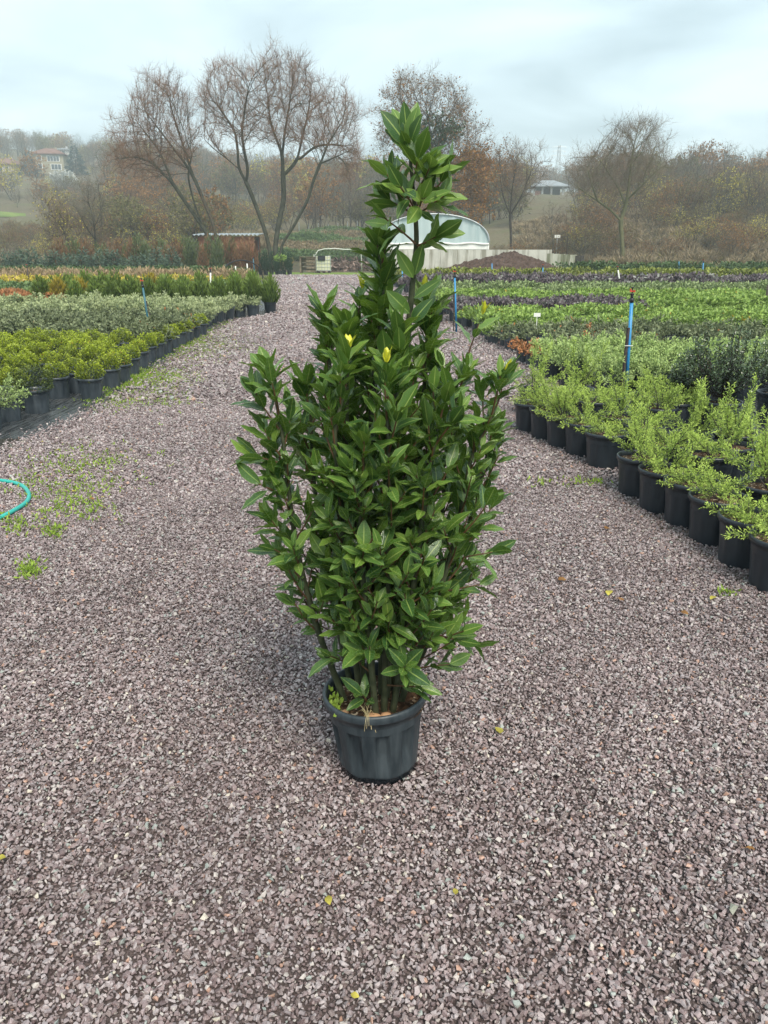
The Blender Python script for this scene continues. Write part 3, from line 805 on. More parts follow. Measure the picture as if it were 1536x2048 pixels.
for px, py in ((1185, 702), (1175, 718), (1290, 700), (1300, 715)):
    p = G(px, py); tag(link('browned_juniper', rm[px % 2], None, p, px, 1.0), 'browned orange juniper in the middle of the grey-green bed', 'juniper', 'browned junipers inside the bed')
bed(bed_points(lambda y: RE(y) + (.35 if y < 11.6 else .1), RX, 10.0, 12.3, .30), gm, 1.0, 'grey_juniper', 'low grey-green juniper in a pot right of the road', 'juniper', 'grey-green junipers right of the road', 130,
    'juniper_bed', 'far part of the low grey-green juniper bed right of the road', 'grey-green right-hand juniper')
cg = clump_far(420, 'creep_green', 4, 240, .21, .15, .06, .03, .5)
bed(bed_points(RE, RX, 12.6, 15.7, .31), cg, 1.0, 'potted_ground_cover', 'bright green creeping plant in a pot in front of the purple ones', 'ground cover', 'creeping green plants, front rows', 90,
    'ground_cover_bed', 'far part of the bright green ground cover right of the road', 'creeping green plant')
pu = clump_far(430, 'purple', 3, 260, .20, .26, .07, .04, .9)
pts = bed_points(RE, lambda y: 5.1, 16.0, 17.8, .34); rk = rank(pts)
for q in pts:
    tag(link('potted_purple_shrub', rng.choice(pu), None, (*q[:2], .012), rng.uniform(0, 6), rng.uniform(.9, 1.15)), 'short-block purple shrub ' + rk[q], 'shrub', 'purple shrubs in the short block')
bed(bed_points(lambda y: 5.3 if y < 18 else RE(y) + .2, RX, 16.0, 21.5, .36), cg, 1.15, 'potted_ground_cover', 'bright green creeping plant beside and behind the purple block', 'ground cover', 'creeping green plants, back rows', 60,
    'ground_cover_bed', 'bright green ground cover spreading beside and behind the purple block')
bed(bed_points(RE, RX, 22.3, 25.2, .42), clump_far(440, 'pale_green', 3, 170, .25, .2, .08, .04), 1.1, 'potted_ground_cover', 'pale green low plant in front of the far purple strip', 'ground cover', 'pale green plants', 25,
    'pale_green_bed', 'pale green low plants in the strip before the far purple one')
bed(bed_points(RE, RX, 26.8, 29.3, .44), clump_far(450, 'purple', 3, 170, .25, .26, .09, .05), 1.15, 'potted_purple_shrub', 'purple-leaved shrub in the long far purple strip', 'shrub', 'purple shrubs in the far strip', 25,
    'purple_bed', 'purple-leaved shrubs in the long strip before the yellow-green hedge')
bed(bed_points(lambda y: float(edge_x(RIGHT_EDGE, y)) + .5, RX, 32.5, 36.5, .52), clump_far(460, 'hedge_yellow', 4, 260, .36, .32, .10, .06), 1.1, 'hedge_plant', 'yellow-green hedge plant below the earth heap', 'hedge plant', 'yellow-green hedge plants', 30,
    'hedge_bed', 'yellow-green hedge plants in the long row below the earth heap')
bed(bed_points(lambda y: 10.5, RX, 45, 48, .6), clump_far(470, 'hedge_dark', 2, 150, .40, .45, .12, .07), 1.1, 'hedge_plant', 'dark green plant right of the concrete wall end', 'hedge plant', 'dark plants right of the wall', 10,
    'hedge_bed', 'dark green plants in the row right of the concrete wall')
# lone pots beside the laurel at the road edge
for px, py, lb in ((872, 648, 'green leafy shrub in a black pot standing alone at the road edge behind the laurel'), (838, 612, 'small black pot at the road edge farther behind the laurel')):
    p = G(px, py); near_plant('potted_shrub', 'pot_big', clump(260, .22, .3, .07, .035, px, up=1.2, z0=.24).mesh('foliage', M['creep_green']), None, p, 0, 1.0, lb, 'shrub')

# ------------------------------------------------------------------ the laurel
LY = POT_C[1]                                    # distance of the pot's centre
laurel = thing('laurel_tree', (POT_C[0], LY, .012), 'tall glossy-leaved laurel in a grey plastic pot standing on the gravel', 'potted tree')
TILT = Matrix.Rotation(R(-2.5), 3, 'Y')
LW = Matrix.Translation((POT_C[0], LY, .012))
LINV = np.array(LW.inverted())
def loc_l(p): p = np.asarray(p, float); return p - np.array((POT_C[0], LY, .012))
pt = link('pot', pot_mesh('pot', .146, .109, .246, M['pot_main'], 192, 10, .015, .026), laurel); pt.rotation_euler = (0, R(-2.5), R(8))
so = link('soil', soil_mesh('soil', .131, .208, 8), laurel)
def leaf_mesh(name, mat, L, W, fold, bend, wave, ph, seed):
    ts = np.array([0, .07, .16, .30, .45, .60, .75, .88, .96, 1.0]); us = np.array([-1, -.55, 0, .55, 1.0])
    V, uv = [], []
    for t in ts:
        if t < .05: w = .0012
        elif t < .1: w = .0022
        else: w = W * (math.sin(math.pi * min(1, ((t - .06) / .94)) ** .92) ** .85) + .0004
        for u in us:
            x = u * w
            z = abs(u) * w * math.tan(fold) + wave * math.sin(t * 17 + ph + (1.3 if u > 0 else 0)) * u * u * w / W - bend * L * (t ** 2)
            V.append((x, t * L * (1 - .12 * abs(bend) * t), z)); uv.append(((u + 1) / 2, t))
    F = [(i * 5 + j, i * 5 + j + 1, i * 5 + j + 6, i * 5 + j + 5) for i in range(len(ts) - 1) for j in range(4)]
    b = MB().add(V, F, 0, uv); me = b.mesh(name, mat, True)
    return me, np.array(V), np.array(F), np.array(uv)
LEAF = {}
for kind in ('laurel', 'laurel_young', 'laurel_bud'):
    LEAF[kind] = [leaf_mesh('leaf', M[kind], 1.0, w, R(f), bd, .030, p, k) for k, (w, f, bd, p) in
                  enumerate(((.185, 12, .10, 0), (.205, 18, .24, 1), (.165, 8, .05, 2), (.195, 22, -.08, 3), (.172, 14, .36, 4), (.222, 10, .16, 5)))]
lrg = np.random.default_rng(21)
leaves = []            # (matrix 4x4 local to laurel, kind, variant, score)
def add_leaf(base, d, n, L, kind):
    d = d / np.linalg.norm(d); n = n - d * np.dot(n, d); n /= np.linalg.norm(n) + 1e-9
    x = np.cross(d, n)
    Mx = np.eye(4); Mx[:3, 0], Mx[:3, 1], Mx[:3, 2], Mx[:3, 3] = x * L * .98, d * L, n * L, base
    leaves.append([Mx, kind, int(lrg.integers(0, 6)), None])
def rot_about(v, ax, a):
    ax = ax / np.linalg.norm(ax)
    return v * math.cos(a) + np.cross(ax, v) * math.sin(a) + ax * np.dot(ax, v) * (1 - math.cos(a))
def shoot(p0, d0, ln, nl, size, young=.3, bud=False, curve=.35, mb=None, r0=.0028):
    """a side shoot: curves upwards, alternate leaves, a whorl at the tip"""
    d = d0 / np.linalg.norm(d0); pts = [p0]; m = 6
    for i in range(m):
        d = d + np.array((0, 0, curve / m)) + lrg.normal(0, .04, 3); d /= np.linalg.norm(d)
        pts.append(pts[-1] + d * ln / m)
    pts = np.array(pts)
    mb.tube(pts, np.linspace(r0, .0014, m + 1), 5, 1, False)
    ax0 = lrg.uniform(0, 6.283)
    side = np.cross(d, (0.2, 0.1, 1.0)); side /= np.linalg.norm(side)
    for i in range(nl):
        t = (i + .6) / nl; t = .22 + .78 * t ** .8
        k = min(m - 1, int(t * m)); f = t * m - k
        p = pts[k] * (1 - f) + pts[min(m, k + 1)] * f
        a = pts[min(m, k + 1)] - pts[k]; a /= np.linalg.norm(a)
        rad = rot_about(side - a * np.dot(side, a), a, ax0 + i * 2.4)
        rad = rad / np.linalg.norm(rad)
        phi = R(lrg.uniform(15, 34)) if t > .85 else R(lrg.uniform(28, 60))
        dd = a * math.cos(phi) + rad * math.sin(phi); nn = a * math.sin(phi) - rad * math.cos(phi)
        dd = dd + np.array((0, 0, lrg.normal(.02, .10))); nn = nn + lrg.normal(0, .18, 3) + np.array((0, 0, .25))
        L = size * lrg.uniform(.55, 1.2) * (.78 if t > .93 else 1.0)
        yg = lrg.random() < (young * (1.6 if t > .8 else .6))
        add_leaf(p, dd, nn, L, 'laurel_young' if yg else 'laurel')
    if bud:
        for i in range(4):
            rad = rot_about(side - d * np.dot(side, d), d, i * 1.9)
            dd = d + rad * .35 + np.array((0, 0, .3)); add_leaf(pts[-1] + d * .022, dd, d * .3 - rad, size * lrg.uniform(.34, .56), 'laurel_bud')
STEMS = [  # photo pixels along each stem with its depth offset from the pot's centre (m); bud flag
    ([(772, 1405, 0), (780, 1200, .02), (800, 950, .03), (812, 720, .03), (818, 640, .03), (826, 560, .02), (834, 485, .01), (831, 430, .0), (826, 375, 0), (822, 335, 0), (818, 302, 0)], 0, 'leader'),
    ([(738, 1400, .03), (742, 1150, .06), (738, 900, .08), (748, 740, .07), (762, 640, .06), (768, 560, .05), (755, 500, .05), (742, 455, .05)], 0, 'side'),
    ([(690, 1392, 0), (640, 1275, -.02), (612, 1180, -.03), (590, 1080, -.04), (577, 980, -.05), (566, 880, -.05), (552, 800, -.05), (540, 735, -.05)], 0, 'side'),
    ([(705, 1385, .05), (668, 1220, .08), (640, 1060, .11), (625, 940, .13), (622, 840, .14), (610, 765, .14)], 0, 'side'),
    ([(722, 1402, -.03), (692, 1150, -.07), (676, 950, -.10), (668, 860, -.11), (690, 780, -.11), (698, 725, -.11)], 1, 'side'),
    ([(718, 1380, .06), (690, 1120, .09), (672, 900, .12), (665, 780, .12), (655, 690, .11), (652, 622, .10)], 0, 'side'),
    ([(745, 1378, .08), (735, 1050, .12), (710, 820, .13), (708, 690, .12), (722, 590, .11)], 1, 'side'),
    ([(768, 1410, -.06), (775, 1180, -.10), (778, 1000, -.12), (776, 870, -.13), (770, 770, -.13), (768, 735, -.13)], 1, 'side'),
    ([(790, 1395, .03), (815, 1150, .06), (836, 930, .08), (848, 780, .08), (856, 670, .08), (853, 600, .08)], 1, 'side'),
    ([(800, 1400, -.02), (862, 1230, -.03), (900, 1120, -.04), (925, 1010, -.04), (940, 920, -.04), (985, 830, -.04), (1012, 770, -.04)], 1, 'side'),
    ([(805, 1390, .05), (850, 1200, .08), (885, 1020, .11), (905, 880, .12), (925, 760, .12), (944, 665, .12)], 1, 'bare'),
    ([(785, 1405, -.06), (820, 1220, -.10), (842, 1060, -.12), (860, 930, -.13), (880, 840, -.13), (893, 790, -.13)], 0, 'side'),
    ([(812, 1385, .06), (880, 1230, .10), (930, 1080, .13), (965, 950, .15), (985, 850, .15)], 0, 'side'),
    ([(762, 1390, .02), (766, 1050, .0), (785, 830, -.03), (800, 730, -.03), (796, 655, -.03)], 0, 'side'),
    ([(728, 1388, .02), (708, 1050, .0), (692, 850, -.01), (694, 740, -.02), (700, 640, -.02)], 0, 'side'),
    ([(780, 1385, .05), (812, 1050, .03), (880, 860, .02), (915, 790, .0), (930, 740, .0)], 0, 'side'),
    ([(752, 1412, -.08), (735, 1250, -.12), (722, 1120, -.14), (720, 990, -.15), (735, 880, -.15)], 0, 'side'),
]
OUT = np.array((.0, .0, 0))
stem_n = 0
for spec, bud, kind in STEMS:
    W3 = np.array([AT(px, py, LY + o) for px, py, o in spec])
    W3[0] = np.array((POT_C[0], LY, .212)) + np.clip(W3[0] - np.array((POT_C[0], LY, .212)), -.105, .105) * (1, 1, 0)
    if kind != 'leader':      # the traced tops are leaf tips: the wood ends lower
        q = np.linalg.norm(np.diff(W3, axis=0), axis=1); cut = .055 if kind == 'side' else .05
        while q[-1] < cut: cut -= q[-1]; W3 = W3[:-1]; q = q[:-1]
        W3[-1] = W3[-2] + (W3[-1] - W3[-2]) * (1 - cut / q[-1])
    n = 40; ti = np.linspace(0, len(W3) - 1, n); pts = np.stack([np.interp(ti, range(len(W3)), W3[:, c]) for c in range(3)], 1)
    for _ in range(3): pts[1:-1] = (pts[:-2] + 2 * pts[1:-1] + pts[2:]) / 4
    pts = loc_l(pts)
    rad = np.linspace(.0095 if kind != 'leader' else .011, .0028, n)
    mb = MB(); mb.tube(pts, rad, 7, 0, False)
    seg = np.linalg.norm(np.diff(pts, axis=0), axis=1); S = np.concatenate(([0], np.cumsum(seg))); tot = S[-1]
    az = lrg.uniform(0, 6.283); s = .13 + .07 * lrg.random()
    stop = tot * (.97 if kind == 'side' else (.60 if kind == 'leader' else .80))
    while s < stop:
        t = s / tot; p = np.array([np.interp(s, S, pts[:, c]) for c in range(3)])
        az += 2.4
        # bias outward from the plant's axis
        o = p * (1, 1, 0); on = np.linalg.norm(o) + 1e-6
        hd = np.array((math.cos(az), math.sin(az), 0)) + o / on * .75
        hd /= np.linalg.norm(hd)
        low = max(0, 1 - (p[2] - .2) / .7)
        el = R(lrg.uniform(12, 42) * low + lrg.uniform(46, 78) * (1 - low))
        d = hd * math.cos(el) + np.array((0, 0, math.sin(el)))
        ln = lrg.uniform(.08, .19) * (1.0 - .35 * t)
        nar = min(1, max(0, (p[2] - .95) / .25)); ln *= 1 - .5 * nar; d = d + np.array((0, 0, .9)) * nar
        size = lrg.uniform(.058, .086)
        shoot(p, d, ln, int(lrg.integers(7, 12)), size, .12 + .38 * min(1, p[2] / 1.2), False, .5, mb)
        s += lrg.uniform(.024, .040) * (.55 if p[2] > 1.08 else 1)
    # leaves at the tip of the stem
    d = pts[-1] - pts[-3]; d /= np.linalg.norm(d)
    if kind == 'side': shoot(pts[-3], d, .06, 10, .080, .7, bool(bud), .1, mb)
    elif kind == 'bare': shoot(pts[-6], d, .12, 5, .085, .6, True, .1, mb)
    else:
        mb.tube([pts[-2], pts[-1], loc_l(AT(816, 285, LY))], [.003, .0025, .0015], 5, 1, False)
        def W(px, py, o=0): return loc_l(AT(px, py, LY + o))
        for a, b, o, nx in (((818, 305), (776, 252), -.02, .3), ((817, 296), (767, 216), -.03, .2), ((817, 300), (800, 302 - 45), -.05, -.2), ((817, 290), (806, 203), .0, .1), ((817, 290), (828, 212), -.03, -.3), ((818, 298), (836, 226), -.04, -.6), ((818, 306), (842, 262), .0, -.9), ((817, 288), (790, 206), .03, .5), ((818, 292), (834, 200), .04, -.2)):
            A_, B_ = W(*a), W(*b, o); add_leaf(A_, B_ - A_, np.array((nx, -.8, .35)), np.linalg.norm(B_ - A_), 'laurel' if o < .02 else 'laurel_young')
        for a, b, c, nl, sz in (((835, 492, 0), (872, 474, -.02), .0, 6, .092), ((831, 488, 0), (770, 432, -.02), .0, 6, .098), ((832, 432, 0), (768, 392, .02), .0, 8, .098),
                          ((831, 425, 0), (760, 352, -.04), .0, 9, .088), ((828, 400, 0), (790, 345, .05), .0, 8, .088), ((832, 430, 0), (892, 398, -.03), .0, 8, .098),
                          ((830, 415, 0), (900, 352, .03), .0, 9, .095), ((828, 395, 0), (868, 330, -.05), .0, 9, .092), ((826, 370, 0), (835, 318, -.03), .0, 8, .090),
                          ((828, 390, 0), (862, 345, .07), .0, 7, .092), ((830, 420, 0), (805, 372, -.08), .0, 6, .088), ((832, 430, 0), (850, 400, -.08), .0, 6, .082)):
            A, B = W(*a), W(*b); shoot(A, B - A, np.linalg.norm(B - A), nl + 1, sz * .84, .35, False, c + .05, mb)
        for px, py, dx, up in ((838, 500, .6, .5), (829, 560, -.5, .8), (828, 555, .25, .9), (824, 598, .7, .5), (822, 630, -.6, .6), (820, 650, .5, .7), (818, 672, -.5, .6)):
            add_leaf(W(px, py), np.array((dx, -.25, up)), np.array((-.2, -.9, .3)), .082, 'laurel')
    mb.build('stem', [M['bark_laurel'], M['shoot_red']], laurel, True); stem_n += 1
# a few low shoots over the rim
mb = MB()
for a, b in (((775, 1370, -.08), (840, 1375, -.13)), ((740, 1330, -.1), (728, 1290, -.14)), ((820, 1330, 0), (905, 1285, -.04)), ((820, 1340, .0), (895, 1320, -.02)), ((700, 1330, -.02), (655, 1310, -.05)), ((735, 1410, -.1), (730, 1385, -.12)), ((830, 1300, .02), (930, 1255, -.03)), ((840, 1260, .02), (950, 1290, -.05)), ((860, 1190, .0), (960, 1165, -.02)), ((880, 1120, .0), (985, 1100, -.02)), ((600, 1130, -.03), (548, 1095, -.06)), ((575, 1000, -.05), (520, 960, -.08)), ((570, 930, -.05), (505, 905, -.05))):
    A, B = W(*a), W(*b); shoot(A, B - A, np.linalg.norm(B - A), 6, .085, .1, False, -.1, mb)
mb.build('branch', [M['bark_laurel'], M['shoot_red']], laurel, True)
# the 300 leaves nearest the camera are parts of their own, the rest one part
camv = np.array((0, 0, CAMZ)) - np.array((POT_C[0], LY, .012))
for q in leaves:
    c = q[0][:3, 3] + q[0][:3, 1] * .5
    q[3] = np.linalg.norm(c - camv) - .0 - (.25 if q[1] == 'laurel_bud' else 0) - max(0, c[2] - 1.05) * .6
leaves.sort(key=lambda q: q[3])
for Mx, kind, v, _ in leaves[:300]:
    o = link('leaf', LEAF[kind][v][0], laurel); o.matrix_local = Matrix(Mx.tolist())
rest = MB(); kmi = {'laurel': 0, 'laurel_young': 1, 'laurel_bud': 2}
for Mx, kind, v, _ in leaves[300:]:
    _, V, F, uv = LEAF[kind][v]
    rest.add(V @ Mx[:3, :3].T + Mx[:3, 3], F, kmi[kind], uv)
o = rest.build('foliage', [M['laurel'], M['laurel_young'], M['laurel_bud']], laurel, True); o['kind'] = 'stuff'
# things lying on the soil
def pebble(seed, s):
    rg = np.random.default_rng(seed); bm = bmesh.new()
    bmesh.ops.create_icosphere(bm, subdivisions=2, radius=1)
    for v in bm.verts: v.co = v.co * (1 + .12 * math.sin(v.co.x * 3 + seed) * math.cos(v.co.y * 4 - seed)) ; v.co = Vector((v.co.x * s[0], v.co.y * s[1], v.co.z * s[2]))
    me = bpy.data.meshes.new('stone'); bm.to_mesh(me); bm.free()
    me.polygons.foreach_set('use_smooth', np.ones(len(me.polygons), bool)); return me
for i, (px, py, s, lb) in enumerate(((745, 1433, (.024, .014, .009), 'flat tan stone on the soil at the front of the laurel pot'), (772, 1430, (.016, .011, .007), 'small tan stone beside the flat one in the laurel pot'), (690, 1424, (.010, .008, .006), 'tiny tan stone at the left rim of the laurel pot'))):
    me = pebble(i, s); me.materials.append(M['tan_stone']); p = G(px, py, .228); tag(link('stone', me, None, p), lb, 'stone')
mb = MB(); sr = np.random.default_rng(4)
for i in range(16):
    a = G(735, 1432, .245) + sr.normal(0, .004, 3) * (1, 1, .3); b = G(735 + sr.normal(2, 26), 1432 + abs(sr.normal(0, 18)) * (-1 if i > 4 else 1), .232)
    if i <= 4: b = AT(716 + i * 9, 1456 + (i * 7) % 5 * 3, a[1] - .022)
    if i <= 2:      # a few strands hang over the rim
        a = np.array((POT_C[0] - .030 + .003 * i, LY - .147, .264)); b = np.array((POT_C[0] - .036 + .006 * i, LY - .155, .222 + .008 * (i % 3)))
        mb.tube([a + (0, .03, -.012), a, (a + b) / 2 + (0, -.006, .008), b], .0005, 4); continue
    m_ = (a + b) / 2 + (0, 0, .012) + sr.normal(0, .004, 3); mb.tube([a, m_, b], .0007, 4)
tag(mb.build('dry_grass', M['straw']), 'tuft of dry straw hanging over the laurel pot rim', 'dry grass')
wr = np.random.default_rng(6); mb = MB()
P = np.array([G(672 + wr.normal(0, 7), 1405 + wr.normal(0, 14), .232) for _ in range(46)]); cards(mb, P, wr.normal(0, .6, (46, 3)) + (0, 0, .8), .018, .012, .6, wr)
tag(mb.build('small_weed', M['weed']), 'small green weed growing at the left inside the laurel pot', 'weed')

# ------------------------------------------------------------------ fallen leaves, hose, loose bits on the gravel
fl = [leaf_mesh('leaf', M[k], 1.0, .32, R(12), .25, .05, i, i)[0] for i, k in enumerate(('leaf_yellow', 'leaf_orange'))]
for me in fl: pass
FALL = [(1000, 1468, 0, .035, 'pale yellow crumpled leaf right of the laurel pot'), (14, 1715, 0, .03, 'small yellow leaf at the left picture edge'), (655, 1790, 0, .022, 'yellow leaf in front of the laurel pot'),
        (1115, 1160, 1, .04, 'orange leaf on the gravel left of the juniper row'), (1248, 1202, 1, .04, 'orange leaf below the juniper row'), (1432, 1192, 0, .035, 'pale yellow leaf near the last pots of the front row'),
        (1360, 1222, 1, .03, 'small orange leaf under the right pots'), (1210, 1058, 1, .04, 'orange leaf beside the fourth juniper pot'), (1512, 1700, 1, .02, 'small tan leaf at the right picture edge'),
        (1220, 1180, 0, .04, 'pale leaf between the orange ones'), (700, 1988, 0, .016, 'small yellow leaf at the bottom'), (910, 1790, 0, .018, 'yellow leaf fragment right of the pot shadow')]
for i, (px, py, k, s, lb) in enumerate(FALL):
    o = link('fallen_leaf', fl[k], None, G(px, py, .034), i * 1.7, s * 1.2); o.rotation_euler = (.15, .2, i * 1.7); tag(o, lb, 'leaf')
for i in range(26):
    px, py = rng.gauss(120, 60), rng.gauss(945, 40)
    if px < 2: continue
    o = link('fallen_leaf', fl[i % 2], None, G(px, py, .030), 0, rng.uniform(.02, .045)); o.rotation_euler = (.2, .1, i * 2.1)
    tag(o, 'one of the fallen leaves lying around the teal hose', 'leaf', 'fallen leaves around the hose')
me = stone_meshes()[3]; me.transform(Matrix.Diagonal((.021, .021, .024, 1))); me.materials.clear(); me.materials.append(M['grey_stone'])
tag(link('stone', me, None, G(1466, 1820, .022)), 'pale mossy stone larger than the gravel near the right edge', 'stone')
hp = np.array([G(px, py, .030) for px, py in ((-90, 952), (-40, 955), (0, 961), (25, 964), (45, 970), (57, 982), (60, 996), (50, 1008), (30, 1020), (0, 1036), (-50, 1060), (-110, 1085))])
ti = np.linspace(0, len(hp) - 1, 60); hp = np.stack([np.interp(ti, range(len(hp)), hp[:, c]) for c in range(3)], 1)
for _ in range(12): hp[1:-1] = (hp[:-2] + hp[1:-1] * 2 + hp[2:]) / 4
tag(MB().tube(hp, .0125, 12).build('garden_hose', M['hose'], None, True), 'teal garden hose looping on the gravel at the left', 'hose')
# low weeds and moss between the stones
wg = np.random.default_rng(31); P = []
for px, py, sx, sy, n in ((290, 757, 45, 9, 1300), (405, 690, 30, 11, 1000), (360, 715, 40, 18, 350), (430, 672, 30, 10, 350), (240, 790, 40, 16, 250), (330, 790, 30, 12, 160), (190, 915, 50, 14, 80), (130, 945, 65, 18, 110), (70, 975, 50, 24, 50), (105, 1062, 9, 7, 26), (30, 1050, 30, 10, 40),
                          (150, 1005, 40, 25, 120), (455, 650, 10, 10, 150), (480, 690, 25, 15, 120), (60, 1140, 10, 8, 40), (1180, 965, 22, 4, 22), (1085, 965, 14, 4, 12), (1452, 1185, 4, 3, 6)):
    q = np.stack((wg.normal(px, sx, n), wg.normal(py, sy, n)), 1)
    P += [G(a, b, .024) for a, b in q if b > 560]
P = np.array(P); n = len(P); mb = MB()
for k in range(4):
    cards(mb, P + wg.normal(0, .022, (n, 3)) * (1, 1, .15), wg.normal(0, .7, (n, 3)) + (0, 0, .9), wg.uniform(.014, .038, n), .010, wg.random(n), wg)
stuff(mb.build('weeds', M['weed']), 'bright green weeds and moss sprouting through the gravel on the left', 'weeds')
# wet patch on the weed fabric
t = NT('puddle_water'); t.base((.05, .045, .035)); t.set(.04, .8); M['water'] = t.m
cxy = G(25, 893)[:2]; q = [(cxy[0] + (.30 + .07 * math.sin(a * 3 + 1)) * math.cos(a) * 1.2, cxy[1] + (.26 + .06 * math.cos(a * 2)) * math.sin(a)) for a in np.linspace(0, 6.283, 29)[:-1]]
poly('puddle', q, .0145, M['water'])

# ------------------------------------------------------------------ sprinkler risers, stakes, tag
def riser(px_b, py_b, px_t, py_t, pipe, r, label, stake=True, head=True, big=False, group='sprinkler risers in the beds', stake_dx=-.035):
    b = G(px_b, py_b); top = AT(px_t, py_t, b[1])
    t = thing('sprinkler_riser', b, label, 'sprinkler', group)
    v = top - b; k = 12 if big else 8
    hd = .10 if head else 0; f = 1 - hd / np.linalg.norm(v)
    MB().tube([(0, 0, 0), v * f], r, k).build('pipe', M[pipe], t, True)
    u = v / np.linalg.norm(v)
    if stake:
        s0 = np.array((stake_dx * 1.6, -.012, 0)); s1 = v * .66 + np.array((stake_dx * .55, -.012, 0))
        if big:
            mb = MB(); mb.tube([s0, s1], .016, 4); mb.build('stake', M['stake'], t)
            mb = MB(); c = v * .50 + np.array((-.012, -.004, 0)); mb.tube([c + (-.034 + 0, -.02, 0), c + (.03, -.022, 0), c + (.045, -.01, .002)], .0035, 5); mb.build('cable_tie', M['white_plastic'], t)
        else: MB().tube([s0, s1], .011, 4).build('stake', M['stake'], t)
    if head:
        p = v * f
        mb = MB(); mb.tube([p - u * .03, p + u * .012], r * 1.25, 12); mb.tube([p + u * .012, p + u * .04], r * .85, 12); mb.tube([p + u * .04, p + u * .055], r * 1.15, 12); mb.tube([p + u * .055, p + u * .1], r * .35, 8); mb.tube([p + u * .1, p + u * .115], r * .8, 10)
        h = mb.build('sprinkler_head', M['black_plastic'], t, True)
        if big or True:
            mb = MB(); c = p + u * .075
            mb.box(c, (.05, .012, .012), .4); mb.box(c + (-.02, -.008, .008), (.012, .012, .03), .4); mb.box(c + (.018, 0, .0), (.014, .018, .02), .4)
            mb.build('nozzle', M['red_plastic'], h)
    return t
riser(1251, 800, 1265, 577, 'blue_pipe', .0165, 'blue sprinkler pipe tied to a dark stake among the silvery junipers', True, True, True)
riser(913, 668, 909, 540, 'blue_pipe', .017, 'blue sprinkler pipe with a dark stake at the road edge right of the laurel')
riser(303, 684, 283, 558, 'teal_pipe', .016, 'faded blue sprinkler pipe leaning between the box plants and the junipers', stake_dx=.05)
riser(421, 612, 421, 535, 'white_pipe', .022, 'white riser with a dark stake beside the thuja block', stake_dx=.05)
riser(62, 588, 53, 528, 'stake', .02, 'dark riser standing in the yellow strip', False)
riser(471, 575, 471, 532, 'white_pipe', .03, 'white riser under the left side of the black hoop', True, False, stake_dx=.03)
riser(497, 566, 494, 527, 'white_pipe', .03, 'white riser under the right side of the black hoop', False, False)
riser(510, 560, 506, 512, 'teal_pipe', .028, 'blue riser beside the potted cypresses', True, True, stake_dx=.05)
riser(313, 545, 313, 515, 'white_pipe', .03, 'short white post behind the dark hedge left of the shed', False, False)
riser(90, 545, 84, 520, 'white_pipe', .025, 'leaning white post by the blue-green conifers', False, False)
riser(1243, 590, 1235, 532, 'white_pipe', .024, 'leaning white riser in the far purple strip', True, True, stake_dx=-.1)
riser(1404, 575, 1407, 519, 'blue_pipe', .022, 'blue riser in front of the yellow-green hedge on the right', False)
riser(1085, 578, 1086, 528, 'blue_pipe', .022, 'blue riser in front of the concrete wall end', False)
riser(984, 562, 984, 527, 'blue_pipe', .026, 'blue riser in front of the earth heap', False, False)
riser(806, 580, 804, 530, 'blue_pipe', .026, 'blue riser beside the laurel in front of the tyres', False)
riser(1357, 558, 1358, 523, 'blue_pipe', .02, 'thin blue riser behind the hedge, far right', False, False)
riser(1483, 556, 1487, 530, 'white_pipe', .03, 'short white leaning post behind the hedge, far right', False, False)
riser(1529, 632, 1536, 570, 'stake', .022, 'dark stake at the right picture edge in the green ground cover', False, False)
p = G(1070, 700); tt = thing('plant_tag', (p[0], p[1], 0), 'white plant tag on a stick in the creeping green bed', 'plant tag')
MB().box((0, 0, .26), (.008, .004, .5)).build('stick', M['white_plastic'], tt); MB().box((0, -.005, .52), (.10, .004, .055)).build('plate', M['white_plastic'], tt)
# black hoop
b0, b1 = G(441, 566), G(526, 562); mid = (b0 + b1) / 2
hpts = [b0 + (b1 - b0) * (1 - math.cos(a)) / 2 + np.array((0, 0, 1.05 * math.sin(a) ** .8)) for a in np.linspace(0, math.pi, 28)]
tag(MB().tube(hpts, .03, 8).build('pipe_hoop', M['black_plastic'], None, True), 'black pipe hoop arching over the bed at the road end', 'hoop')

# ------------------------------------------------------------------ greenhouse, walls, heap, tank, shed
def film_material():
    t = NT('greenhouse_film'); c = t.obj()
    w = t.n('ShaderNodeMapping', {'Vector': c, 'Scale': (3.0, 3.0, .35)}).outputs[0]
    n = t.noise(1.0, 5, w)
    t.base(t.ramp(n, [(.3, (.44, .56, .56)), (.7, (.64, .74, .73))])); t.set(.35, .45)
    tr = t.n('ShaderNodeBsdfTranslucent', {0: (.6, .72, .72, 1)})
    t.ln(t.n('ShaderNodeMixShader', {0: .3, 1: t.b.outputs[0], 2: tr.outputs[0]}).outputs[0], t.out.inputs[0])
    return t.m
M['film'] = film_material()
def concrete_material(name, a, b, stain, amt):
    t = NT(name); c = t.obj()
    st = t.noise(1.0, 6, t.n('ShaderNodeMapping', {'Vector': c, 'Scale': (2.6, 2.6, .22)}).outputs[0], .65)
    k = t.ramp(t.noise(1.4, 6, c), [(.3, a), (.7, b)])
    k = t.mix(t.n('ShaderNodeMapRange', {0: st, 1: .46, 2: .62, 3: 0., 4: amt}).outputs[0], k, stain)
    t.base(k); t.set(.9, .2); t.bump(t.noise(9, 5, c), .3, .02)
    return t.m
M['concrete'] = concrete_material('stained_concrete', (.46, .46, .40), (.58, .57, .50), (.17, .16, .11), .75)
M['concrete_streaked'] = concrete_material('streaked_concrete', (.44, .44, .34), (.56, .56, .46), (.13, .14, .07), .85)
M['metal'] = mk('galvanised_metal', (.36, .39, .40), (.52, .55, .56), 2, .45, .5, metal=.4)
YG = 58.0
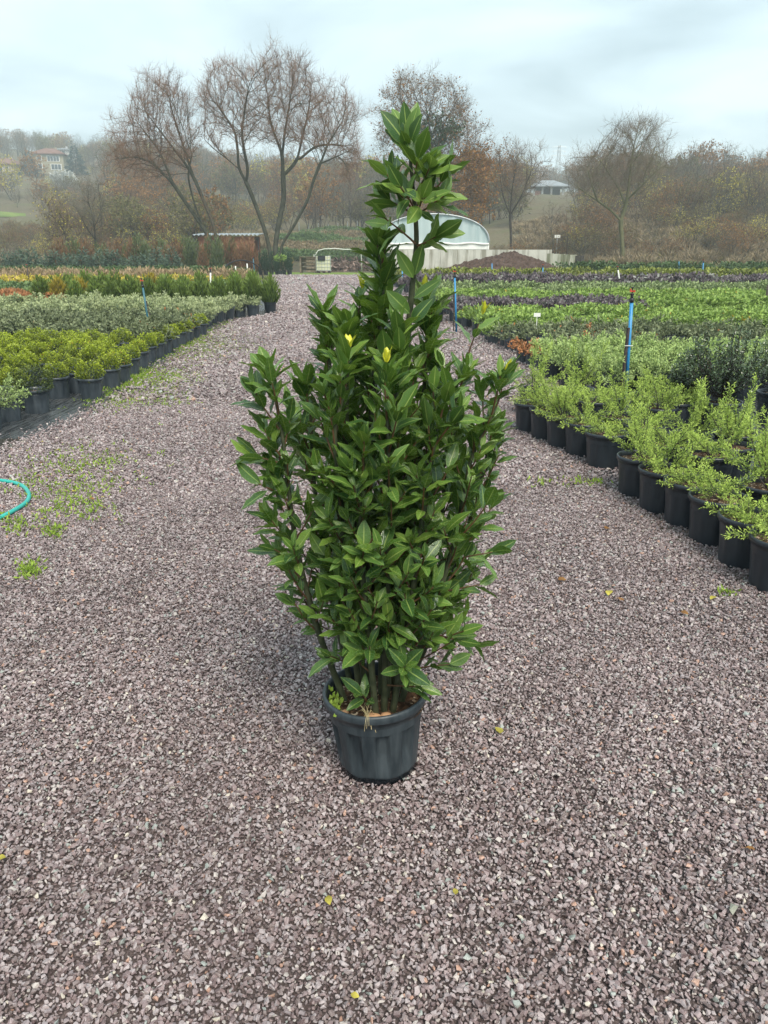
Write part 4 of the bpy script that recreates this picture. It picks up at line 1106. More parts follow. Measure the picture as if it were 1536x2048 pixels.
gl, gr_ = AT(757, 500, YG)[0], AT(976, 500, YG)[0]; gcx, gw = (gl + gr_) / 2, (gr_ - gl) / 2
zb = AT(866, 499, YG)[2]; zt = AT(866, 428, YG)[2]; zband = AT(866, 487, YG)[2]
gh = thing('greenhouse', (gcx, YG, 0), 'pale film tunnel greenhouse with a rounded end behind the laurel', 'greenhouse')
def arch(n=40, dz=0): return [(-gw * math.cos(a), zband + (zt - zband) * math.sin(a) ** .82) for a in np.linspace(0, math.pi, n)]
A = arch(48); mb = MB(); rows = []
fr = np.linspace(0, 1, 14)
V = []; 
for q in fr:
    for x, z in A:
        zz = zband + (z - zband) * q
        V.append((x, .06 * math.sin(x * 7.5) * (1 - q) ** .4 + .05 * math.sin(x * 3.1 + 1) + .03 * math.sin(x * 17), zz))
F = [(i * 48 + j, i * 48 + j + 1, (i + 1) * 48 + j + 1, (i + 1) * 48 + j) for i in range(13) for j in range(47)]
mb.add(V, F); mb.build('end_film', M['film'], gh, True)
V = []; ny = 13
for i in range(ny):
    yy = -.05 + i * 1.5
    for x, z in A: V.append((x * (1.012 - .006 * (i % 2)), yy, zband + (z - zband) * (1.012 - .008 * (i % 2))))
F = [(i * 48 + j, i * 48 + j + 1, (i + 1) * 48 + j + 1, (i + 1) * 48 + j) for i in range(ny - 1) for j in range(47)]
MB().add(V, F).build('roof_film', M['film'], gh, True)
MB().tube([(x * 1.012, -.10, z) for x, z in arch(40)], .05, 8).build('end_hoop', M['metal'], gh, True)
mb = MB(); mb.tube([(x, -.12 + .03 * math.sin(x * 5), zband + .04 * math.sin(x * 3)) for x in np.linspace(-gw * 1.01, gw * 1.01, 40)], .07, 8); mb.build('film_roll', M['white_plastic'], gh, True)
for s in (-1, 1): MB().box((s * gw * 1.0, 8.9, (zb + zband) / 2), (.12, 18, zband - zb)).build('side_board', M['white_plastic'], gh)
MB().box((0, -.02, (zb + zband) / 2), (2 * gw - .14, .12, zband - zb - .02)).build('base_board', M['white_plastic'], gh)
wl = thing('concrete_wall', (AT(770, 545, 57.6)[0], 57.6, 0), 'long stained concrete retaining wall under the greenhouse', 'wall')
x1 = AT(1100, 545, 57.6)[0] - AT(770, 545, 57.6)[0]; hz = zb - .015
npan = 6
for i in range(npan): MB().box(((i + .5) * x1 / npan, 0, hz / 2), (x1 / npan - .012, .35, hz - (.08 if i > 3 else 0) * 0)).build('wall_panel', M['concrete'], wl)
MB().box((x1 / 2, 9.5, hz / 2 - .05), (x1 - .1, 18.3, hz - .12)).build('fill_behind', M['ground'], wl)
e0 = AT(1093, 543, 56.0); e1 = AT(1150, 543, 55.0); ln = np.linalg.norm((e1 - e0)[:2]); ang = math.atan2(e1[1] - e0[1], e1[0] - e0[0])
zw = AT(1120, 507, 56)[2]
ew = thing('wall_end', ((e0[0] + e1[0]) / 2, (e0[1] + e1[1]) / 2, 0), 'pale streaked concrete wall end standing right of the earth heap', 'wall', None, ang)
for i in range(5): MB().box((-ln / 2 + (i + .5) * ln / 5, .02 * (i % 2), zw / 2 - .01 * i), (ln / 5 - .02, .4, zw - .02 * i)).build('wall_panel', M['concrete_streaked'], ew)
MB().box((ln / 2 + .22, .15, zw / 2 - .06), (.44, .6, zw - .14)).build('dark_end', M['bark_dark'], ew)  # dark box forming the right-hand end of the block
for px, py in ((1105, 487), (1133, 468)):
    b = AT(px, 510, 59.5); b[2] = 0; tpz = AT(px, py, 59.5)[2]
    tag(MB().tube([(0, 0, 0), (0.02, 0, tpz * .5), (0, 0, tpz)], .035, 8).tube([(0, 0, tpz), (0, 0, tpz + .02)], .05, 8).build('post', M['bark_dark'], None, False, b), 'thin dark post behind the wall end, ' + ('the shorter' if py > 480 else 'the taller'), 'post')
# earth heap
hc = AT(1000, 545, 54.5); hw = (AT(1118, 545, 54.5)[0] - AT(878, 545, 54.5)[0]) / 2; hh = AT(1020, 505, 55)[2]
gx, gy = np.meshgrid(np.linspace(-1, 1, 70), np.linspace(-1, 1, 40))
prof = np.clip(1 - np.abs(np.where(gx < .15, (gx - .15) / 1.15, (gx - .15) / .85)) ** 1.25, 0, 1) * np.clip(1 - np.abs(gy) ** 2.0, 0, 1) ** .8
hn = np.random.default_rng(3).normal(0, .05, gx.shape) + .09 * np.sin(gx * 9) * np.cos(gy * 7 + gx * 5) + .06 * np.sin(gx * 21 + gy * 13)
Z = prof * hh + hn * np.clip(prof * 3, 0, 1) - .04
M['mulch'] = mk('brown_bark_mulch', (.055, .035, .028), (.125, .085, .068), 5, .95, .1, .9, 18, bd=.1)
hp_ = MB(); hp_.add(*quad_grid(gx * hw * 1.22, gy * 2.6, Z)); heap = hp_.build('earth_heap', M['mulch'], None, False, (hc[0], 54.6, 0))
tag(heap, 'long brown heap of bark mulch in front of the concrete wall', 'heap')
# tyres by the wall
for i, (px, z, lb) in enumerate(((792, .22, 'leftmost'), (815, .22, 'middle lower'), (838, .22, 'rightmost'), (820, .62, 'topmost'))):
    a = np.linspace(0, 2 * math.pi, 25)
    tr = MB().tube(np.stack((.30 * np.cos(a), .10 * np.sin(a) * 0 + 0 * a, .30 * np.sin(a)), 1)[:, [0, 2, 1]] * (1, 1, .3), .13, 10, 0, False)
    p = AT(px, 545, 55.5); tag(tr.build('tyre', M['black_plastic'], None, True, (p[0], 55.5, z - .09)), 'old black tyre lying against the concrete wall, ' + lb, 'tyre')
# water tank and pallet crate
p = AT(648, 545, 59.0); tk = thing('water_tank', (p[0], 59, 0), 'cream plastic water tank in a wire cage at the road end', 'tank')
M['cream_plastic'] = mk('cream_plastic', (.58, .57, .40), (.72, .70, .52), 1.5, .5, .4)
bmk = MB(); bmk.box((0, 0, .68), (1.0, 1.0, 1.0)); tb = bmk.build('bottle', M['cream_plastic'], tk)
bv = tb.modifiers.new('bevel', 'BEVEL'); bv.width = .08; bv.segments = 3
for s in np.linspace(-.52, .52, 6): MB().tube([(s, -.53, .14), (s, -.53, 1.2)], .016, 6).build('cage_bar', M['metal'], tk)
for z in (.2, .45, .7, .95, 1.18): MB().tube([(.53, .53, z), (-.53, .53, z), (-.53, -.545, z), (.53, -.545, z), (.53, .53, z)], .016, 6).build('cage_rail', M['metal'], tk)
MB().box((-.12, -.57, 1.04), (.55, .02, .34)).build('plate', M['black_plastic'], tk)
for s in (-.4, 0, .4): MB().box((s, 0, .07), (.14, 1.05, .13)).build('pallet_foot', M['stake'], tk)
M['old_wood'] = mk('old_wood', (.13, .10, .07), (.25, .20, .15), 6, .9, .2)
p = AT(618, 545, 59.3); ct = thing('pallet_crate', (p[0], 59.3, 0), 'weathered slatted pallet crate left of the water tank', 'crate')
for z in (.15, .38, .62, .86, 1.05): MB().box((.22, -.5, z), (.72, .03, .13)).build('slat', M['old_wood'], ct)
for x in (-.56, .56): 
    for y in (-.5, .5): MB().box((x, y, .56), (.10, .08, 1.1)).build('post', M['old_wood'], ct)
for i in range(6): MB().box((0, -.5 + i * .2, 1.13), (1.26, .17, .035)).build('roof_board', M['old_wood'], ct)
for z in (.3, .6, .9): MB().box((0, .54, z), (1.2, .03, .2)).build('slat', M['old_wood'], ct)
p = AT(629, 545, 60.2); wp = [(p[0], 60.2, 0), (p[0], 60.2, 1.3)] + [tuple(AT(px, py, 60.2)) for px, py in ((631, 510), (636, 501), (648, 498), (670, 497), (690, 499), (712, 498), (722, 505))] + [(AT(724, 545, 60.2)[0], 60.2, 0)]
tag(MB().tube(wp, .032, 8).build('water_pipe', M['white_pipe'], None, True), 'pale bent pipe rising behind the tank and running right', 'pipe')
# debris heap behind the tank
dr = np.random.default_rng(8); mb = MB(); n = 900
P = np.stack((dr.uniform(AT(625, 500, 66)[0], AT(735, 500, 66)[0], n), dr.uniform(64, 68, n), np.zeros(n)), 1); P[:, 2] = dr.random(n) * .9 * np.exp(-((P[:, 1] - 66) / 1.6) ** 2) + .05
cards(mb, P, dr.normal(size=(n, 3)), .5, .14, dr.random(n), dr)
M['debris'] = mk_foliage('garden_waste', (.12, .085, .070), (.34, .25, .21), .9, 0, .5)
stuff(mb.build('garden_waste', M['debris']), 'low bank of brown cut garden waste behind the water tank')
# rows of shrubs in the field beyond and its fence posts
fr_ = np.random.default_rng(19); rowm = [clump(130, .5, .5, .22, .09, 640 + k, up=.8).mesh('row_shrub', M['low_green']) for k in range(2)] + [clump(130, .5, .5, .25, .07, 644, up=1.2).mesh('row_shrub', M['brush'])]
yy = np.repeat(np.arange(74, 112, 2.4), 46); xx = (-.20 + .21 * np.tile(np.arange(46) / 45, len(yy) // 46)) * yy + fr_.normal(0, .2, len(yy)); yy = yy + fr_.normal(0, .3, len(yy))
Rt = np.zeros((len(xx), 3)); Rt[:, 2] = fr_.uniform(0, 6.28, len(xx))
stuff(scatter('field_shrubs', np.stack((xx, yy, gz(xx, yy)), 1), Rt, fr_.uniform(.7, 1.3, len(xx))[:, None] * np.ones((1, 3)), np.where(np.sin(yy * .35) > 0, fr_.integers(0, 2, len(xx)), 2), proto_collection('row_shrub_shapes', rowm)), 'rows of low green and brown shrubs in the field beyond the tank', 'shrubs')
for i in range(7):
    Yp = 116; xp = (602 + i * 19 - 768) / FPX * Yp * .96; tag(MB().tube([(0, 0, 0), (0, 0, 1.1)], .06, 6).build('fence_post', M['metal'], None, False, (xp, Yp, gz1(xp, Yp) - .05)), 'pale fence post at the far edge of the shrub field', 'post', 'fence posts beyond the field')
# shed
M['brick'] = mk('brick_render', (.22, .085, .050), (.33, .145, .090), 1.2, .9, .15, .4, 20, bd=.02)
YS = 63.0; sl, sr_ = AT(398, 500, YS)[0], AT(509, 500, YS)[0]; shz = AT(450, 474, YS)[2]; sw = sr_ - sl
shed = thing('brick_shed', ((sl + sr_) / 2, YS + 1.5, 0), 'low red-brown brick shed with a corrugated metal roof behind the willows', 'shed')
MB().box((0, -1.5, shz / 2), (sw, .15, shz)).build('front_wall', M['brick'], shed); MB().box((0, 1.5, shz / 2 + .05), (sw, .15, shz + .1)).build('rear_wall', M['brick'], shed)
MB().box((-sw / 2 + .08, 0, shz / 2), (.15, 2.83, shz)).build('side_wall', M['brick'], shed); MB().box((sw / 2 - .08, .8, shz / 2), (.15, 1.23, shz)).build('side_wall', M['brick'], shed)
MB().box((sw / 2 + .3, -1.35, shz / 2), (.1, .1, shz)).build('post', M['stake'], shed); MB().box((sw/2 + .05, -.6, shz - .12), (.12, 1.9, .2)).build('beam', M['stake'], shed)
X, Y = np.meshgrid(np.linspace(-sw / 2 - .35, sw / 2 + .45, 100), np.linspace(-1.95, 1.9, 5)); Zr = shz + .14 + .05 * (Y + 1.9) + .045 * np.sin(X * 2 * math.pi / .32)
rf = MB(); rf.add(*quad_grid(X, Y, Zr)); rf.build('roof', M['metal'], shed, True)

# ------------------------------------------------------------------ trees
def colonize(nodes, parent, attr, step, kill, rg, trop=(0, 0, .08), iters=140, jit=.12, maxn=12000, stool=None):
    nodes = [np.array(p, float) for p in nodes]; parent = list(parent)
    A = attr.copy(); N = np.array(nodes); d = np.full(len(A), 1e9); near = np.zeros(len(A), int)
    for i in range(0, len(N)):
        dd = np.linalg.norm(A - N[i], axis=1); k = dd < d; d[k] = dd[k]; near[k] = i
    nch = {}
    for it in range(iters):
        keep = d > kill
        A, d, near = A[keep], d[keep], near[keep]
        if len(A) == 0 or len(nodes) > maxn: break
        v = A - np.array(nodes)[near]; v /= np.linalg.norm(v, axis=1)[:, None]
        u = np.unique(near); new = []
        acc = np.zeros((len(nodes), 3)); np.add.at(acc, near, v)
        for i in u:
            if nch.get(i, 0) >= 3: continue
            w = acc[i]; l = np.linalg.norm(w)
            w = (w / l if l > 1e-6 else rg.normal(size=3)) + np.array(trop) + rg.normal(0, jit, 3)
            if stool is not None: rv = nodes[i] - stool; w = w + .55 * rv / (np.linalg.norm(rv) + 1e-6)
            w /= np.linalg.norm(w); nch[i] = nch.get(i, 0) + 1
            new.append(len(nodes)); nodes.append(nodes[i] + w * step); parent.append(i)
        if not new:
            break
        for i in new:
            dd = np.linalg.norm(A - nodes[i], axis=1); k = dd < d; d[k] = dd[k]; near[k] = i
    return np.array(nodes), np.array(parent)
def tree_geo(nodes, parent, r_tip, expo, k, rg, r_max=1.0):
    n = len(nodes); R_ = np.zeros(n); ch = np.zeros(n, int)
    for i in range(n - 1, 0, -1):
        if ch[i] == 0: R_[i] = r_tip ** expo
        if parent[i] >= 0: R_[parent[i]] += R_[i]; ch[parent[i]] += 1
    R_[0] = max(R_[0], r_tip ** expo)
    R_ = np.minimum(R_ ** (1 / expo), r_max)
    return R_, ch
def tree_mesh(mb, nodes, parent, R_, k, mi=0):
    n = len(nodes); par = parent.copy(); root = par < 0; par[root] = 0
    D = nodes - nodes[par]; ln = np.linalg.norm(D, axis=1); D[root] = (0, 0, 1); ln[root] = 1; D = D / np.maximum(ln, 1e-6)[:, None]
    ref = np.where(np.abs(D[:, 1:2]) < .9, np.array([[0, 1., 0]]), np.array([[1., 0, 0]]))
    U = np.cross(D, ref); U /= np.linalg.norm(U, axis=1)[:, None]; W_ = np.cross(D, U)
    a = np.arange(k) / k * 2 * math.pi
    ring = U[:, None, :] * np.cos(a)[None, :, None] + W_[:, None, :] * np.sin(a)[None, :, None]
    top = nodes[:, None, :] + ring * R_[:, None, None]
    seg = np.where(~root)[0]
    cont = R_[seg] > R_[par[seg]] * .7
    r0 = np.where(cont, R_[par[seg]], R_[seg] * 1.15)
    ring0 = np.where(cont[:, None, None], ring[par[seg]], ring[seg])
    bot = nodes[par[seg]][:, None, :] + ring0 * r0[:, None, None]
    V = np.stack((bot, top[seg]), 1).reshape(-1, 3); m = len(seg)
    b = (np.arange(m) * 2 * k)[:, None]; j = np.arange(k)[None, :]; j2 = (np.arange(k)[None, :] + 1) % k
    F = np.stack((b + j, b + j2, b + k + j2, b + k + j), -1).reshape(-1, 4)
    mb.add(V, F, mi)
def spikes(mb, P, D, L, r, mi=0):
    """thin three-sided twigs"""
    n = len(P); D = D / (np.linalg.norm(D, axis=1)[:, None] + 1e-9)
    U = np.cross(D, np.where(np.abs(D[:, 2:3]) < .9, np.array([[0, 0, 1.]]), np.array([[1., 0, 0]]))); U /= np.linalg.norm(U, axis=1)[:, None]; W_ = np.cross(D, U)
    L = np.broadcast_to(L, n)[:, None]; r = np.broadcast_to(r, n)[:, None]
    V = np.stack([P + r * (math.cos(q) * U + math.sin(q) * W_) for q in (0, 2.094, 4.189)] + [P + D * L], 1).reshape(-1, 3)
    b = (np.arange(n) * 4)[:, None]
    F = np.concatenate((b + [0, 1, 3], b + [1, 2, 3], b + [2, 0, 3]))
    mb.add(V, F, mi)
def twigs(mb, nodes, parent, R_, ch, rg, per, L, r, thr, up=.3, spread=.7, mi=0, two=True):
    i = np.where((R_ < thr) & (parent >= 0))[0]; i = np.repeat(i, per)
    P = nodes[i] + rg.normal(0, .02, (len(i), 3)); D0 = nodes[i] - nodes[parent[i]]; D0 /= np.linalg.norm(D0, axis=1)[:, None] + 1e-9
    D = D0 * .8 + rg.normal(0, spread, (len(i), 3)) + (0, 0, up); D /= np.linalg.norm(D, axis=1)[:, None]
    ll = L * rg.uniform(.5, 1.3, len(i))
    spikes(mb, P, D, ll, r, mi)
    if two:
        for q in range(2):
            P2 = P + D * (ll * rg.uniform(.3, .8, len(i)))[:, None]; D2 = D + rg.normal(0, .5, D.shape) + (0, 0, up * .5)
            spikes(mb, P2, D2, ll * .6, r * .7, mi)
    return P + D * (ll * .7)[:, None], D
def poly_attr(pp, n, Yc, thick, rg, edge=.0):
    pp = np.array(pp, float); pp = pp.mean(0) + (pp - pp.mean(0)) * .87; lo, hi = pp.min(0), pp.max(0); out = []
    pl = [tuple(a) for a in pp]; area = np.prod(hi - lo)
    def pick():
        while True:
            q = rg.uniform(lo, hi)
            if inside(pl, np.array([q[0]]), np.array([q[1]]))[0]: return q
    cl = [(pick(), rg.uniform(-1, 1) * thick, rg.uniform(.5, 1.4)) for _ in range(max(14, int(area / 420)))]
    while len(out) < n:      # crowns grow in tufts with sky between them
        if rg.random() < .16: q, dy = pick(), rg.uniform(-1, 1) * thick
        else:
            c, dy, sz = cl[rg.integers(len(cl))]; q = c + rg.normal(0, 10.5, 2) * sz * (1, 1.35); dy = dy + rg.normal(0, .45)
        out.append(AT(q[0], q[1], Yc + dy))
    return np.array(out)
def traced(limbs, Y, step):
    """limbs: list of (parent_limb or None, [(px,py,dy)...]) -> nodes, parents"""
    nodes, parent, last = [], [], []
    for par, pts in limbs:
        W3 = np.array([AT(a, b, Y + c) for a, b, c in pts])
        seg = np.linalg.norm(np.diff(W3, axis=0), axis=1); S = np.concatenate(([0], np.cumsum(seg))); m = max(2, int(S[-1] / step))
        s = np.linspace(0, S[-1], m + 1); Q = np.stack([np.interp(s, S, W3[:, c]) for c in range(3)], 1)
        for _ in range(2): Q[1:-1] = (Q[:-2] + 2 * Q[1:-1] + Q[2:]) / 4
        if par is None: base = -1; st = 0
        else:
            dd = [np.linalg.norm(nodes[i] - Q[0]) for i in last[par]]; base = last[par][int(np.argmin(dd))]; st = 1
        ids = []
        for q in Q[st:]:
            nodes.append(q); parent.append(base); base = len(nodes) - 1; ids.append(base)
        last.append(ids if par is None or st == 0 else ids)
    return nodes, parent
def build_tree(name, limbs, crown, Y, thick, natt, seed, label, cat='tree', step=.32, kill=.42, r_tip=.010, expo=1.98, rmax=.36, bark='bark', twig='twig_red', per=5, tl=.8, tr=.0066, leafs=None, trop=(0, 0, .12), group=None, up=.6):
    rg = np.random.default_rng(seed)
    nodes, parent = traced(limbs, Y, step)
    for i, p in enumerate(parent):
        if p < 0: nodes[i][2] = gz1(nodes[i][0], nodes[i][1]) - .05
    att = np.concatenate([poly_attr(c, int(natt * f), Y, thick, rg) for c, f in crown])
    N, Pn = colonize(nodes, parent, att, step, kill, rg, trop, stool=np.array(nodes[0]) + (0, 0, 2.0))
    # several stems from one stool share node order; radius by pipe model
    R_, ch = tree_geo(N, Pn, r_tip, expo, 6, rg, rmax)
    base = N[0].copy(); t = thing(name, base, label, cat, group)
    N = N - base
    mb = MB(); tree_mesh(mb, N, Pn, R_, 6); mb.build('trunk', M[bark], t, True)
    tw = MB(); tips, D = twigs(tw, N, Pn, R_, ch, rg, per, tl, tr, r_tip * 2.2, up)
    tw.build('crown', M[twig], t)
    if leafs:
        for mat, cnt, region, sz in leafs:
            pool = tips
            if region is not None:
                k = region(tips + base); pool = tips[k]
            if len(pool) == 0: continue
            i = rg.integers(0, len(pool), cnt)
            lm = MB(); cards(lm, pool[i] + rg.normal(0, .12, (cnt, 3)), rg.normal(size=(cnt, 3)), sz * rg.uniform(.7, 1.3, cnt), sz * .7, rg.random(cnt), rg); lm.build('leaves', M[mat], t)
    return t
YW = 62.0
build_tree('willow_tree', [
    (None, [(436, 520, 0), (433, 502, 0), (404, 451, -.3), (375, 411, -.6), (346, 367, -.8), (325, 345, -1), (300, 322, -1.4), (268, 312, -1.6), (240, 318, -1.8)]),
    (0, [(346, 367, -.8), (335, 341, -.5), (318, 300, -.3), (290, 265, 0), (272, 240, 0)]),
    (None, [(441, 520, .2), (438, 502, .2), (426, 447, .5), (404, 393, .8), (390, 360, 1), (371, 327, 1), (353, 305, 1), (328, 272, 1), (309, 247, .8), (290, 222, .6)]),
    (2, [(390, 360, 1), (376, 323, 1.4), (368, 294, 1.6), (357, 265, 1.7), (345, 225, 1.6), (338, 195, 1.5)]),
    (None, [(438, 520, -.2), (440, 502, -.2), (432, 470, -.3), (424, 440, -.3), (405, 400, .3)]),
    (0, [(404, 451, -.3), (385, 395, -1.2), (375, 350, -1.8), (384, 310, -2)]),
    ], [([(213, 335), (222, 265), (258, 198), (318, 153), (362, 162), (384, 228), (402, 290), (392, 335), (340, 345), (262, 350)], .9), ([(225, 300), (300, 310), (345, 372), (280, 360)], .1)],
    YW, 3.2, 2100, 41, 'left willow of the pair, two long stems leaning left over the brick shed')
build_tree('willow_tree', [
    (None, [(541, 520, 0), (539, 495, 0), (528, 455, -.2), (510, 407, -.4), (492, 363, -.5), (477, 338, -.5), (475, 294, -.5), (470, 261, -.5), (452, 236, -.4), (433, 205, -.3)]),
    (0, [(492, 363, -.5), (497, 342, -.9), (488, 301, -1.2), (483, 265, -1.3), (490, 215, -1.3), (497, 175, -1.3)]),
    (0, [(477, 338, -.5), (455, 318, -.2), (430, 300, 0), (410, 280, .2)]),
    (None, [(552, 520, .1), (550, 495, .1), (557, 447, .3), (568, 400, .5), (566, 352, .6), (565, 309, .6), (550, 272, .6), (539, 236, .6), (536, 190, .6)]),
    (3, [(566, 352, .6), (594, 323, 1), (605, 272, 1.2), (616, 229, 1.2), (622, 185, 1.2)]),
    (3, [(565, 309, .6), (569, 265, .2), (579, 210, 0), (585, 165, 0)]),
    (None, [(562, 520, -.1), (562, 491, -.1), (586, 455, -.4), (616, 400, -.8), (627, 360, -1), (641, 327, -1.1), (656, 287, -1.2), (685, 243, -1.2)]),
    (4, [(594, 323, 1), (630, 292, 1.2), (660, 288, 1.3), (690, 292, 1.3)]),
    (6, [(641, 327, -1.1), (670, 315, -1.5), (700, 300, -1.6)]),
    ], [([(372, 185), (418, 120), (490, 113), (560, 108), (612, 125), (642, 168), (702, 180), (736, 232), (734, 295), (690, 330), (640, 310), (600, 295), (545, 290), (500, 300), (455, 305), (405, 270)], .94), ([(650, 320), (720, 300), (715, 350), (690, 365)], .06)],
    YW + .5, 3.6, 3300, 42, 'right willow of the pair, three stems fanning out from one stool')
build_tree('poplar_tree', [
    (None, [(882, 510, 0), (880, 480, 0), (876, 400, 0), (870, 330, 0), (862, 270, 0), (852, 215, 0)]), (0, [(876, 400, 0), (905, 340, .5), (930, 300, .8)]), (0, [(870, 330, 0), (885, 255, -.6), (905, 215, -.8)]), (0, [(870, 330, 0), (830, 260, .6), (800, 200, .8)])],
    [([(752, 190), (795, 142), (850, 150), (915, 172), (935, 210), (985, 260), (992, 330), (975, 470), (920, 480), (880, 420), (800, 320), (745, 290)], 1.0)],
    70, 3.5, 2000, 43, 'tall autumn tree with orange leaves and dark ivy clumps behind the laurel tip', bark='bark_dark', twig='twig_brown', leafs=[('leaf_orange', 4200, lambda p: p[:, 2] < 15 - .0 * p[:, 0], .16), ('leaf_orange', 4200, lambda p: (p[:, 0] > AT(905, 300, 70)[0]) & (p[:, 2] < 9.5), .2), ('leaf_olive', 900, lambda p: p[:, 2] < 10, .16), ('ivy', 1500, lambda p: (np.hypot(p[:, 0] - AT(862, 270, 70)[0], p[:, 2] - AT(862, 270, 70)[2]) < 1.25), .22), ('ivy', 500, lambda p: (np.hypot(p[:, 0] - AT(905, 262, 70)[0], p[:, 2] - AT(905, 262, 70)[2]) < .7), .22)])
build_tree('bare_tree', [(None, [(1022, 500, 0), (1022, 470, 0), (1020, 430, 0), (1024, 380, 0), (1032, 335, 0)]), (0, [(1020, 430, 0), (1005, 390, .4), (1000, 350, .5)]), (0, [(1020, 430, 0), (1042, 395, -.5), (1060, 350, -.6)])],
    [([(985, 340), (1005, 305), (1035, 288), (1070, 310), (1085, 345), (1075, 385), (1045, 420), (1005, 410)], 1.0)], 72, 2.4, 600, 44, 'medium bare tree with a few rust leaves right of the greenhouse', bark='bark_dark', twig='twig_brown', rmax=.22, leafs=[('leaf_orange', 500, lambda p: p[:, 0] < AT(1025, 300, 72)[0], .15)])
build_tree('bare_tree', [(None, [(1246, 510, 0), (1244, 490, 0), (1243, 460, 0), (1240, 440, 0), (1252, 415, 0), (1256, 380, 0), (1262, 330, 0), (1268, 290, 0)]), (0, [(1240, 440, 0), (1222, 420, -.3), (1195, 402, -.6), (1170, 385, -.8), (1150, 370, -.8)]), (0, [(1252, 415, 0), (1240, 380, .5), (1220, 350, .7), (1200, 320, .8)]), (0, [(1254, 400, 0), (1285, 370, -.5), (1315, 340, -.7)]), (1, [(1195, 402, -.6), (1180, 360, -1), (1175, 335, -1)])],
    [([(1122, 355), (1150, 325), (1195, 300), (1225, 262), (1262, 243), (1305, 252), (1340, 285), (1350, 325), (1318, 365), (1270, 385), (1200, 395), (1150, 388)], 1.0)], 66, 3.0, 1700, 45, 'spreading bare tree with a greenish forked trunk on the right bank', bark='bark_green', twig='twig_brown', rmax=.24)
build_tree('bare_tree', [(None, [(190, 505, 0), (191, 480, 0), (189, 455, 0), (183, 425, 0), (176, 400, 0)]), (0, [(189, 455, 0), (200, 430, .3), (206, 405, .4)]), (0, [(191, 480, 0), (172, 455, -.3), (160, 430, -.4)])],
    [([(138, 420), (165, 378), (200, 385), (218, 420), (210, 465), (165, 465)], 1.0)], 60, 1.6, 420, 46, 'small dark bare tree standing alone left of the shed', bark='bark_dark', twig='twig_grey', rmax=.16, step=.28, kill=.4, leafs=[('leaf_olive', 260, None, .12)])
build_tree('small_tree', [(None, [(140, 505, 0), (138, 490, 0), (130, 465, 0), (115, 440, 0), (98, 428, 0)]), (0, [(130, 465, 0), (120, 475, .2), (100, 470, .3)])],
    [([(85, 425), (110, 420), (145, 440), (155, 490), (120, 490), (95, 470)], 1.0)], 59, 1.2, 260, 47, 'small leaning tree with yellow-green leaves left of the dark bare one', bark='bark_dark', twig='twig_brown', rmax=.12, step=.26, kill=.36, leafs=[('leaf_yellow', 420, None, .13), ('leaf_olive', 420, None, .13)])

# prototypes for the brush and the far woods
def proto_tree(seed, h, w, bark, twig, natt=220, leaf=None, nleaf=0, multi=1, lsz=.3, per=2):
    rg = np.random.default_rng(seed)
    nodes, par = [], []
    for m in range(multi):
        a = rg.uniform(0, 6.28); base = np.array((rg.normal(0, .15), rg.normal(0, .15), 0)) if multi > 1 else np.zeros(3); prev = -1
        for i in range(7):
            nodes.append(base + np.array((math.cos(a), math.sin(a), 0)) * (.10 if multi > 1 else .02) * i * h * .1 * 3 + (0, 0, h * .055 * i)); par.append(prev); prev = len(nodes) - 1
    q = rg.normal(size=(natt, 3)); q /= np.linalg.norm(q, axis=1)[:, None]; q *= rg.random(natt)[:, None] ** .4
    att = q * (w / 2, w / 2, h * .40) + (0, 0, h * .60)
    N, Pn = colonize(nodes, par, att, h * .045, h * .06, rg, (0, 0, .15), 60, .15, stool=np.array((0, 0, h * .1)))
    R_, ch = tree_geo(N, Pn, h * .0016, 2.2, 4, rg, h * .02)
    mb = MB(); tree_mesh(mb, N, Pn, R_, 4)
    tips, D = twigs(mb, N, Pn, R_, ch, rg, per, h * .085, h * .0011, h * .0035, .3, .6, 1)
    if leaf and nleaf:
        i = rg.integers(0, len(tips), nleaf)
        cards(mb, tips[i] + rg.normal(0, h * .012, (nleaf, 3)), rg.normal(size=(nleaf, 3)), lsz, lsz * .7, rg.random(nleaf), rg, 2)
    return mb.mesh('bare_tree', [M[bark], M[twig], M[leaf or 'leaf_orange']], False)
PT = [proto_tree(500, 8, 6.0, 'bark_dark', 'twig_brown'), proto_tree(501, 8, 4.5, 'bark_dark', 'twig_grey', multi=2), proto_tree(502, 7, 6.5, 'bark_dark', 'twig_red', multi=3),
      proto_tree(503, 9, 5.0, 'bark', 'twig_grey'), proto_tree(504, 8, 6.0, 'bark_dark', 'twig_brown', leaf='leaf_orange', nleaf=900), proto_tree(505, 7, 5.5, 'bark_dark', 'twig_brown', leaf='leaf_olive', nleaf=1000),
      proto_tree(506, 7, 5.0, 'bark_dark', 'twig_grey', leaf='leaf_yellow', nleaf=600, multi=2)]
SH = [proto_tree(520 + k, 3.2, 3.6, 'bark_dark', tw, 160, leaf=lf, nleaf=nl, multi=4, lsz=.12, per=3) for k, (tw, lf, nl) in enumerate((('twig_grey', 'leaf_olive', 120), ('twig_red', 'leaf_olive', 600), ('twig_grey', 'leaf_yellow', 420), ('twig_brown', 'leaf_orange', 450)))]
def plant_at(px, Y): 
    x = (px - 768) / FPX * (Y * CP + (CAMZ - 3) * SP); return x, Y, gz1(x, Y) - .05
def grove(lst, meshes, name, label, cat, group):
    for px, Y, s, k in lst:
        o = link(name, meshes[k % len(meshes)], None, plant_at(px, Y), rng.uniform(0, 6.28), s); tag(o, label, cat, group)
rng.seed(3)
